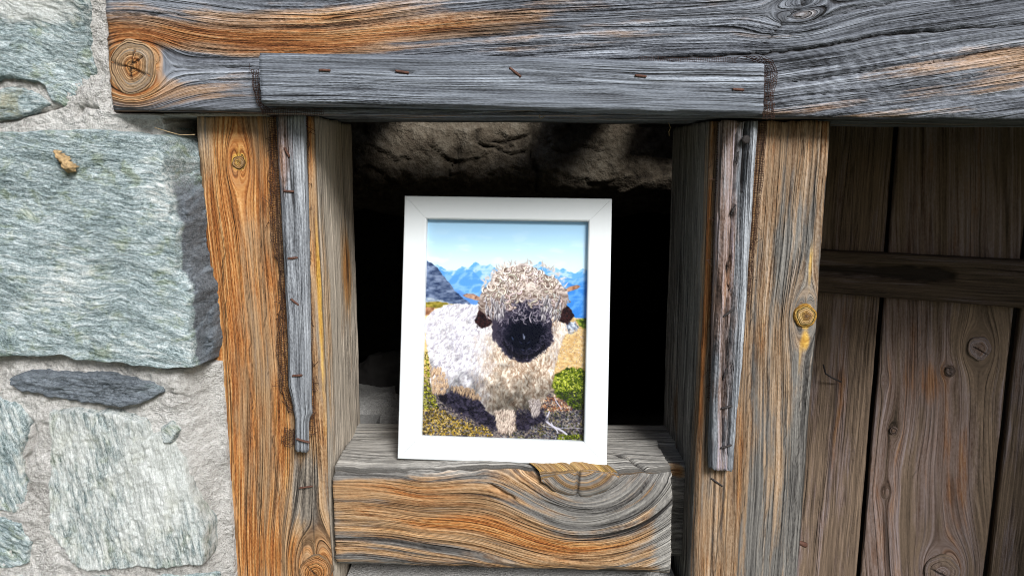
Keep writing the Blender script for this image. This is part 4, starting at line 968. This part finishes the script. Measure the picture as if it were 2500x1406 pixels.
# curls of the head
def curl(x, y, R, turns, c, w, a0, dirn=1):
    n = int(R*turns*4.5)+6; pts = []
    for i in range(n):
        t = i/n; a = a0+dirn*turns*6.283*t; q = R*(1-.62*t); pts.append((x+math.cos(a)*q, y+math.sin(a)*q*.92))
    stroke([(p[0]+1.3, p[1]+1.5) for p in pts], w*1.2, rgb(104, 84, 74), .42)
    stroke(pts, np.linspace(w, w*.55, n), c, .62)
    stroke([(p[0]-.5, p[1]-.6) for p in pts[:n*2//3]], w*.42, np.clip(c*1.12, 0, 1), .5)
hp = sorted(scatter([tuple(p) for p in [z1(850, 1150), z1(870, 1040), z1(960, 860), z1(1060, 790), z1(1200, 765), z1(1340, 790), z1(1480, 870), z1(1600, 990), z1(1620, 1110), z1(1560, 1230), z1(1420, 1180), z1(1240, 1130), z1(1060, 1180), z1(930, 1260)]], 190), key=lambda q: -q[1] if prng.uniform() < .5 else q[1])
for (x, y) in hp:
    br = prng.uniform(.80, 1.12)*(1.04-.22*float(sstep(190, 370, np.array(y)))); c = np.clip(rgb(232, 222, 214)*br+prng.uniform(-.03, .03, 3), 0, 1)
    curl(x, y, prng.uniform(5, 24), prng.uniform(.25, .7), c, prng.uniform(1.4, 3.6), prng.uniform(0, 6.3), prng.choice([-1, 1]))
for _ in range(110):           # locks hanging beside the face
    s_ = prng.choice([-1, 1]); x, y = z1(1235+s_*prng.uniform(170, 360), prng.uniform(1040, 1250))
    c = np.clip(rgb(226, 222, 226)*prng.uniform(.7, 1.05), 0, 1)
    stroke(curve(x+1.5, y+1, 1.57-s_*.2, 26, s_*.9, 9, .3), 2.4, rgb(50, 46, 56), .5); stroke(curve(x, y, 1.57-s_*.2, 26, s_*.9, 9, .3), [2.3, 2.3, 2.2, 2, 1.9, 1.6, 1.3, 1, .7], c, .9)
for _ in range(46):           # locks standing off the outline
    a = prng.uniform(-3.0, -.15); fx, fy = z1(1250, 1010); x = fx+math.cos(a)*150; y = fy+math.sin(a)*104
    stroke(curve(x, y, a+prng.uniform(-.9, .9), prng.uniform(12, 26), prng.uniform(-2.6, 2.6), 14), np.linspace(3., 1., 14), np.clip(rgb(232, 222, 214)*prng.uniform(.75, 1.05), 0, 1), .9)
for _ in range(150):          # loose hairs on the outline
    a = prng.uniform(-2.9, -.2); fx, fy = z1(1250, 1020); x = fx+math.cos(a)*152*prng.uniform(.85, 1.02); y = fy+math.sin(a)*108*prng.uniform(.85, 1.05)
    stroke(curve(x, y, a+prng.uniform(-.8, .8), prng.uniform(8, 22), prng.uniform(-1.6, 1.6), 12), .7, rgb(216, 206, 204), .75)
for _ in range(110):          # hair edge of ears
    e = prng.choice([0, 1]); x, y = z1(*( (prng.uniform(800, 900), prng.uniform(1230, 1340)) if e == 0 else (prng.uniform(1580, 1690), prng.uniform(1180, 1290))))
    stroke(curve(x, y, prng.uniform(.8, 2.4), 11, prng.uniform(-1, 1), 6), .9, rgb(*[(20, 13, 17), (70, 38, 36), (40, 24, 27)][prng.randint(3)]), .8)
for _ in range(60):
    a = prng.uniform(0, 3.1)
# soften like a lens and lay the canvas on a mesh
for ax in (0, 1): cv = .5*cv+.25*np.roll(cv, 1, ax)+.25*np.roll(cv, -1, ax)
GWd, GHt = 330, 448
ui = np.linspace(0, CWd-1.01, GWd); vi = np.linspace(0, CHt-1.01, GHt)
UI, VI = np.meshgrid(ui, vi); i0 = UI.astype(int); j0 = VI.astype(int); fu = (UI-i0)[..., None]; fv = (VI-j0)[..., None]
smp = (cv[j0, i0]*(1-fu)+cv[j0, i0+1]*fu)*(1-fv)+(cv[j0+1, i0]*(1-fu)+cv[j0+1, i0+1]*fu)*fv
smp = np.clip(smp, 0, 1)
lin = .86*np.where(smp <= .04045, smp/12.92, ((smp+.055)/1.055)**2.4)
U, Vv = np.meshgrid(np.linspace(-OW/2-.0005, OW/2+.0005, GWd), np.linspace(FH-FB+.0005, FB-.0005, GHt))
PV = np.stack([U, np.full(U.shape, .0066), Vv], -1).reshape(-1, 3)
pm = NT('photo_print', .6, .0); pm.done(pm.attr('ink').outputs['Color'])
lmesh('print', PV, gridfaces(GHt, GWd, flip=True), pm.m, True, dict(ink=np.concatenate([lin, np.ones(lin.shape[:2]+(1,))], -1).reshape(-1, 4)))
gm = NT('glass'); 
tr = gm.n('ShaderNodeBsdfTransparent'); gl = gm.n('ShaderNodeBsdfGlossy'); gl.inputs['Roughness'].default_value = .03
fz = gm.n('ShaderNodeFresnel'); fz.inputs[0].default_value = 1.2; mx = gm.n('ShaderNodeMixShader')
gm.t.links.new(fz.outputs[0], mx.inputs[0]); gm.t.links.new(tr.outputs[0], mx.inputs[1]); gm.t.links.new(gl.outputs[0], mx.inputs[2])
gm.t.links.new(mx.outputs[0], gm.t.nodes['Material Output'].inputs['Surface'])
V, Fc = box(-OW/2-.002, OW/2+.002, .0052, .0060, FB-.002, FH-FB+.002); lmesh('glass', V, Fc, gm.m)

# ------------------------------------------------------------------ plank door on the right
Pa = unp(2010, 640, .43); Pb = unp(2500, 690, .335)
dirx = np.array([Pb[0]-Pa[0], Pb[1]-Pa[1], 0]); dirx /= np.linalg.norm(dirx); nin = np.array([-dirx[1], dirx[0], 0])
def dray(px, py, off=0.):
    """photo pixel -> point on the door plane (moved back by off)"""
    a = (px-1250)/F; b = -(py-703)/F; d = np.array([a, b*SP+CP, b*CP-SP]); C = np.array([0, -D, CZ])
    P0 = Pa+nin*off; t = ((P0-C) @ nin)/(d @ nin); return C+d*t
door = empty('plank_door', (float(Pa[0]), float(Pa[1]), .9)); tag(door, 'dark brown door of vertical planks with a slanting rail, standing ajar on the right', 'door')
def dtimber(name, quad_w, depth, axis, seed, attr=None, disp=None, coarse=1.):
    """like timber(), quad given as world points on the door plane"""
    global unp
    pts = [np.array(p) for p in quad_w]; keep = unp; it = iter(pts)
    unp = lambda a, b, y: next(it)
    try: o = timber(name, [(0, 0)]*4, 0, depth, axis, M_door, door, da=.003, dx=.0012, r=.002, attr=attr, disp=disp, seed=seed)
    finally: unp = keep
    return o
def zcol(px, z, off=0.):
    """door-plane point that is seen at column px at about mid height, at height z"""
    p = dray(px, 1000, off); return np.array([p[0], p[1], z])
ztop, zbot = 1.512, .5
cols = [(1900, 2124), (2134, 2448), (2462, 2700), (2712, 2960)]
def pattr(i):
    def f(c, o):
        x, y, ff = c['px'], c['py'], c['face'] == 0
        x, y = c['dpx'], c['dpy']
        if i == 1:
            a = x; 
            for (kx, ky, R, e) in [(2390, 850, 36, 1.5), (2300, 1390, 52, 1.3), (2182, 1050, 12, 2), (2160, 930, 9, 2), (2320, 905, 16, 1.2), (2165, 1200, 14, 1.6)]:
                a, _ = knotflow(a, y, kx, ky, R, e, 4.)
            a = a+26*np.sin(y/150)*blob(x, y, 2200, 1200, 130, 260)
            o['gx'] = np.where(ff, a/PXM*.9, o['gx']); o['gy'] = np.where(ff, y/PXM, o['gy'])
            o['k'] = .45*blob(x, y, 2320, 905, 34, 26)+.3*blob(x, y, 2180, 1050, 12, 12)+.3*blob(x, y, 2170, 1195, 24, 20)
            o['p'] = .5*blob(x, y, 2390, 850, 60, 90)+.4*blob(x, y, 2300, 1380, 80, 60)
            o['o'] = .30+.45*blob(x, y, 2270, 930, 60, 60)+.35*blob(x, y, 2330, 1200, 60, 200)-.6*blob(x, y, 2400, 830, 80, 120)-.5*blob(x, y, 2410, 1150, 50, 260)
            o['c'] = (o['c']+.8*crack(x, y, [(2372, 846), (2390, 856), (2412, 866)], 2.6, 2)+.6*crack(x, y, [(2270, 1360), (2310, 1390), (2350, 1420)], 2.4, 2)+.5*crack(x, y, [(2250, 740), (2248, 900), (2240, 1100), (2230, 1200)], 1.1, 6))*ff
        else:
            o['o'] = .10+.3*blob(x, y, 2050, 1000, 25, 400)-.2*blob(x, y, 2100, 900, 20, 400)
            o['k'] = .25*blob(x, y, 2040, 900, 40, 60)+.15
    def g(c, o):
        c['dpx'], c['dpy'] = c['px'], c['py']; f(c, o)
    return g
for i, (xa, xb) in enumerate(cols):
    off = [.004, 0, .003, .001][i]
    dtimber('plank', [zcol(xa, ztop, off), zcol(xb, ztop, off), zcol(xb, zbot, off), zcol(xa, zbot, off)], .026, 'v', 30+i, pattr(i))
def doorpos(X, Y, off):
    a = (X-1250)/F; b = -(Y-703)/F; d = np.stack([a, b*SP+CP, b*CP-SP], -1); C = np.array([0, -D, CZ])
    t = ((Pa-C) @ nin)/(d @ nin); return C+d*t[..., None]+nin*(off-.0016)[..., None]
for (kx, ky, R, sd_) in [(2390, 850, 30, 1), (2300, 1396, 46, 2), (2182, 1050, 10, 4), (2320, 905, 14, 8)]:
    knot(door, doorpos, kx, ky, R, M_door, 50+sd_, .15, 0, k=.6 if R < 20 else .1, rim=.25 if R < 20 else .5, rings=1.2, dome=.0005 if R < 20 else .0011, pale=.0 if R < 20 else .3, cracks=[[(kx-R*.6, ky-R*.2), (kx, ky+R*.1), (kx+R*.7, ky+R*.5)]] if R > 20 else ())
SLOT = [(1900, 650), (2100, 648), (2250, 650), (2306, 652), (2334, 668), (2326, 688), (2270, 690), (2180, 684), (2080, 674), (1900, 668)]
def rattr(c, o):
    x, y = c['px'], c['py']; f = c['face'] == 0
    o['k'] = .95+.3*blob(x, y, 2170, 665, 180, 24, 3)
    o['c'] = .8*sstep(-3, 7, sdf(x, y, SLOT)+(fbm(x/30, y/6, 5)-.5)*16)*f
    o['o'] = .05+.3*blob(x, y, 2400, 745, 90, 16, 6)
zr0, zr1 = [dray(2010, q, -.022)[2] for q in (612, 716)]
ra, rb_ = dray(1900, 640, -.022), dray(2960, 700, -.022)
dtimber('rail', [(ra[0], ra[1], zr0), (rb_[0], rb_[1], zr0), (rb_[0], rb_[1], zr1), (ra[0], ra[1], zr1)], .0215, 'h', 40, rattr,
        lambda c: -.006*sstep(-8, 8, sdf(c['px'], c['py'], SLOT))*(c['face'] == 0))
# bent iron nail on the door and a nail behind the post
pts = [dray(2010, 890, -.002), dray(2016, 912, -.012), dray(2032, 922, -.012), dray(2054, 932, -.003)]
V, Fc = tube(pts, .0011); mesh('nail', V, Fc, M_darkiron, door)
V, Fc = tube([unp(1940, 1318, .01), unp(1952, 1324, .01), unp(1967, 1330, .011)], [.0016, .0018, .0022]); o = mesh('iron_peg', V, Fc, M_rust); tag(o, 'small rusty iron peg sticking out of the right post near its foot', 'peg')

# ------------------------------------------------------------------ wire netting
def netting(name, path, label, Y, pitch=4.2, rad=.0002, crumple=1.0, seed=0):
    """path: list of (left px, right px, py) rows; wires woven along and across"""
    py = np.arange(path[0][2], path[-1][2], pitch)
    lx = np.interp(py, [p[2] for p in path], [p[0] for p in path]); rx = np.interp(py, [p[2] for p in path], [p[1] for p in path])
    n = max(3, int(np.mean(rx-lx)/pitch)+1); r_ = np.random.RandomState(seed)
    T = np.linspace(0, 1, n)[None, :]
    X = lx[:, None]*(1-T)+rx[:, None]*T; Yp = np.repeat(py[:, None], n, 1)
    X = X+(fbm(Yp/30, T*3, seed+1)-.5)*9*crumple+r_.uniform(-.7, .7, X.shape); Yp = Yp+(fbm(Yp/24, T*4+9, seed+2)-.5)*10*crumple+r_.uniform(-.7, .7, X.shape)
    dep = Y(X, Yp) if callable(Y) else Y
    P = unp(X, Yp, 0*X+dep); P[..., 1] += (fbm(Yp/16, T*5, seed+3)-.5)*.004*crumple-.001*np.sin(T*math.pi)
    V = []; Fc = []
    def wire(pts):
        a, b = tube(pts, rad, 3); k = len(V); V.extend(a); Fc.extend([tuple(i+k for i in f) for f in b])
    for j in range(n):
        if r_.uniform() < .96: wire([tuple(q) for q in P[:, j]])
    for i in range(len(py)):
        if r_.uniform() < .95: wire([tuple(q) for q in P[i]])
    # loose broken ends
    for _ in range(int(len(py)*.25)):
        i = r_.randint(len(py)); p = P[i, r_.choice([0, n-1])]
        wire([tuple(p), tuple(p+r_.uniform(-.0025, .0025, 3)), tuple(p+r_.uniform(-.005, .005, 3)*np.array([1, .5, 1]))])
    o = mesh(name, V, Fc, M_net, smooth=False)
    return tag(o, label, 'netting', 'scraps of brown netting')
netting('wire_netting', [(660, 684, 288), (660, 686, 420), (658, 686, 520), (664, 694, 600), (682, 700, 660), (682, 698, 780), (676, 700, 830), (680, 706, 950), (704, 726, 1010)], 'brown netting bulging out along the left edge of the tapered batten', lambda x, y: -.0035+0*x, seed=1, crumple=1.4)
netting('wire_netting', [(738, 748, 286), (742, 752, 420), (744, 756, 620), (750, 762, 820), (754, 766, 960), (744, 768, 1060)], 'thin brown netting strip along the right edge of the tapered batten', -.0030, seed=2, crumple=.8)
netting('wire_netting', [(690, 722, 1046), (694, 722, 1090)], 'frayed tuft of brown netting at the broken tip of the batten', -.004, seed=3, crumple=2.)
netting('wire_netting', [(1846, 1872, 299), (1842, 1868, 360), (1838, 1864, 440), (1832, 1852, 520), (1826, 1838, 640), (1818, 1826, 760)], 'brown netting strip down the right edge of the split batten', -.0030, seed=4, crumple=.5)
netting('wire_netting', [(1752, 1760, 299), (1742, 1750, 560), (1736, 1744, 760), (1730, 1738, 980)], 'thin brown netting line down the left edge of the split batten', -.003, seed=5, crumple=.4)
netting('wire_netting', [(1800, 1866, 138), (1860, 1886, 152), (1866, 1902, 180), (1864, 1892, 210), (1864, 1888, 250), (1862, 1890, 292)], 'brown netting scrap around the right end of the nailed board', -.0290, seed=6, crumple=1.0)
netting('wire_netting', [(614, 632, 172), (618, 634, 215), (628, 642, 250), (640, 668, 276)], 'brown netting scrap at the left end of the nailed board', -.0290, seed=7, crumple=.8)
# strip hanging under the board, left
def strip_h(name, x0, x1, ya, yb, Y, label, seed):
    r_ = np.random.RandomState(seed); xs = np.arange(x0, x1, 4.4); n = max(3, int((yb-ya)/4.4)+1)
    T = np.linspace(0, 1, n)[None, :]; X = np.repeat(xs[:, None], n, 1)+r_.uniform(-.8, .8, (len(xs), n)); Yp = ya+(yb-ya)*T+(fbm(X/40, T*3, seed)-.5)*9+(X-x0)/(x1-x0)*0
    P = unp(X, Yp, Y+0*X); V = []; Fc = []
    for line in [P[:, j] for j in range(n)]+[P[i] for i in range(len(xs))]:
        a, b = tube([tuple(q) for q in line], .00013, 3); k = len(V); V.extend(a); Fc.extend([tuple(i+k for i in f) for f in b])
    return tag(mesh(name, V, Fc, M_net, smooth=False), label, 'netting', 'scraps of brown netting')
strip_h('wire_netting', 640, 790, 266, 282, -.030, 'brown netting strip crossing above the top of the tapered batten', 8)
strip_h('wire_netting', 1560, 1800, 140, 152, -.0300, 'brown netting showing along the top edge of the nailed board', 9)

# ------------------------------------------------------------------ small things
# bark chip stuck on the big stone
pts = [(124, 366), (142, 370), (158, 384), (170, 398), (180, 408), (176, 418), (160, 422), (152, 412), (146, 398), (136, 384)]
gx = np.arange(116, 190, 2.); gy = np.arange(358, 432, 2.); X, Y = np.meshgrid(gx, gy); d = sdf(X, Y, pts)+(fbm(X/6, Y/6, 3)-.5)*5
y = -.040-.0035*sstep(0, 9, d)-(fbm(X/7, Y/7, 9, 4)-.5)*.005+.006*(1-sstep(-5, 2, d))
Pw = unp(X, Y, -.04); Pw[..., 1] = y; keep = d > -3; kf = keep[:-1, :-1] & keep[1:, :-1] & keep[:-1, 1:] & keep[1:, 1:]
Fc = gridfaces(len(gy), len(gx)).reshape(len(gy)-1, len(gx)-1, 4)[kf][:, ::-1]; used = np.unique(Fc); re = np.full(X.size, -1); re[used] = np.arange(len(used))
o = mesh('bark_chip', Pw.reshape(-1, 3)[used], re[Fc], M_bark); tag(o, 'small tan flake of bark stuck on the large green stone', 'bark')
for (pp, Y, lab) in [([(378, 312), (410, 322), (440, 330), (476, 329)], -.012, 'thin dry stalk crossing the black gap under the beam'), ([(1632, 300), (1637, 312), (1633, 322), (1634, 332)], .02, 'pale loose thread hanging under the lintel'), ([(1318, 280), (1316, 286), (1322, 290), (1330, 284)], -.026, 'small curled pale fibre under the nailed board')]:
    V, Fc = tube([unp(a, b, Y) for a, b in pp], .00025, 5); o = mesh('dry_stalk', V, Fc, M_strand); tag(o, lab, 'stalk')

# ------------------------------------------------------------------ dark room behind
YB = 1.25
gx = np.linspace(-.95, 1.25, 300); gz = np.linspace(1.30, 2.0, 180); X, Z = np.meshgrid(gx, gz)
Z = Z+(1-(Z-1.30)/.70)*((fbm(X*7, X*0+3, 207)-.5)*.10)
h = (fbm(X*6, Z*6, 201)-.5)*.04+(ridge(X*14, Z*11, 203, 4)-.5)*.022+(np.floor(fbm(X*5, Z*6, 209)*7)/7-.5)*.05
def bw(px, py): q = unp(px, py, YB); return (q[0]*1000, q[2]*1000)
cr = crack(X*1000, Z*1000, [bw(1296, 250), bw(1300, 330), bw(1296, 380), bw(1312, 420), bw(1308, 470)], 4, 5, 1)+.7*crack(X*1000, Z*1000, [bw(1120, 350), bw(1110, 400), bw(1085, 440)], 3, 5, 2)+.6*crack(X*1000, Z*1000, [bw(1200, 352), bw(1260, 345), bw(1300, 330)], 3, 5, 3)+.6*crack(X*1000, Z*1000, [bw(1160, 320), bw(1168, 350), bw(1250, 378), bw(1300, 370)], 3, 5, 4)
Pw = np.stack([X, YB-h+cr*.02+.30*np.clip(1-(Z-1.29)/.12, 0, 1)**2, Z], -1); one = np.ones(X.shape)
o = mesh('rock_wall', Pw.reshape(-1, 3), gridfaces(180, 300), M_rock, attrs=dict(mk2=np.stack([np.clip(cr, 0, 1), one*0, one*0, one], -1).reshape(-1, 4)))
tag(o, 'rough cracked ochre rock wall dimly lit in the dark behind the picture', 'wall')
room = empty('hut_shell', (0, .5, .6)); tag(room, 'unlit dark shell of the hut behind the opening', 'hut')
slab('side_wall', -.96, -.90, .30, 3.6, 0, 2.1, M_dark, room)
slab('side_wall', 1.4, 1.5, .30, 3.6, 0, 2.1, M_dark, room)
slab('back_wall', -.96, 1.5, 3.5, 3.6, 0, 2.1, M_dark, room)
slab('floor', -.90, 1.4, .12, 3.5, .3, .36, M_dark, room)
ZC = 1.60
for (x0, x1, y0, y1) in [(-.9, .26, .095, 1.05), (-.9, -.23, 1.05, 1.30), (.10, .27, 1.05, 1.30), (.32, 1.4, 1.05, 1.30), (-.9, 1.4, 1.30, 3.5)]:  # unseen ceiling; height and gaps shaped to drop daylight on the rock wall
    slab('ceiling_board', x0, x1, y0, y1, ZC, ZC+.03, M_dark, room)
slab('ceiling_board', .262, 1.4, .095, 1.05, 1.515, 1.545, M_dark, room)  # set lower here to keep light off the door top
slab('leak_blocker', .30, 1.4, .70, .73, .36, 1.514, M_dark, room)  # added slab, blocks the ceiling-gap light behind the door planks
def rubble(name, c, r, seed, mat, label, squash=(1, 1, 1)):
    b = bmesh.new(); bmesh.ops.create_icosphere(b, subdivisions=5, radius=1)
    P = np.array([v.co[:] for v in b.verts]); n = fbm(P[:, 0]*2+P[:, 2]+seed, P[:, 1]*2-P[:, 2]*1.3, seed, 4)+.5*ridge(P[:, 0]*3+seed, P[:, 2]*3+P[:, 1], seed+1, 3)
    P = P*(.72+.38*n)[:, None]*np.array(squash)*r+np.array(c)
    F_ = [[v.index for v in f.verts] for f in b.faces]; b.free()
    o = mesh(name, P, F_, mat); tag(o, label, 'stone'); return o
zz = ZS-.012
rubble('rubble_stone', unp(925, 1015, .24)+np.array([0, 0, -.005]), .034, 5, M_mortar, 'pale rubble stone lying in the dark just behind the left end of the sill', (1.3, .9, .8))
rubble('rubble_stone', unp(945, 930, .34), .036, 8, M_dark, 'rounded dark stone behind the pale rubble stone in the dark', (1., .8, 1.))
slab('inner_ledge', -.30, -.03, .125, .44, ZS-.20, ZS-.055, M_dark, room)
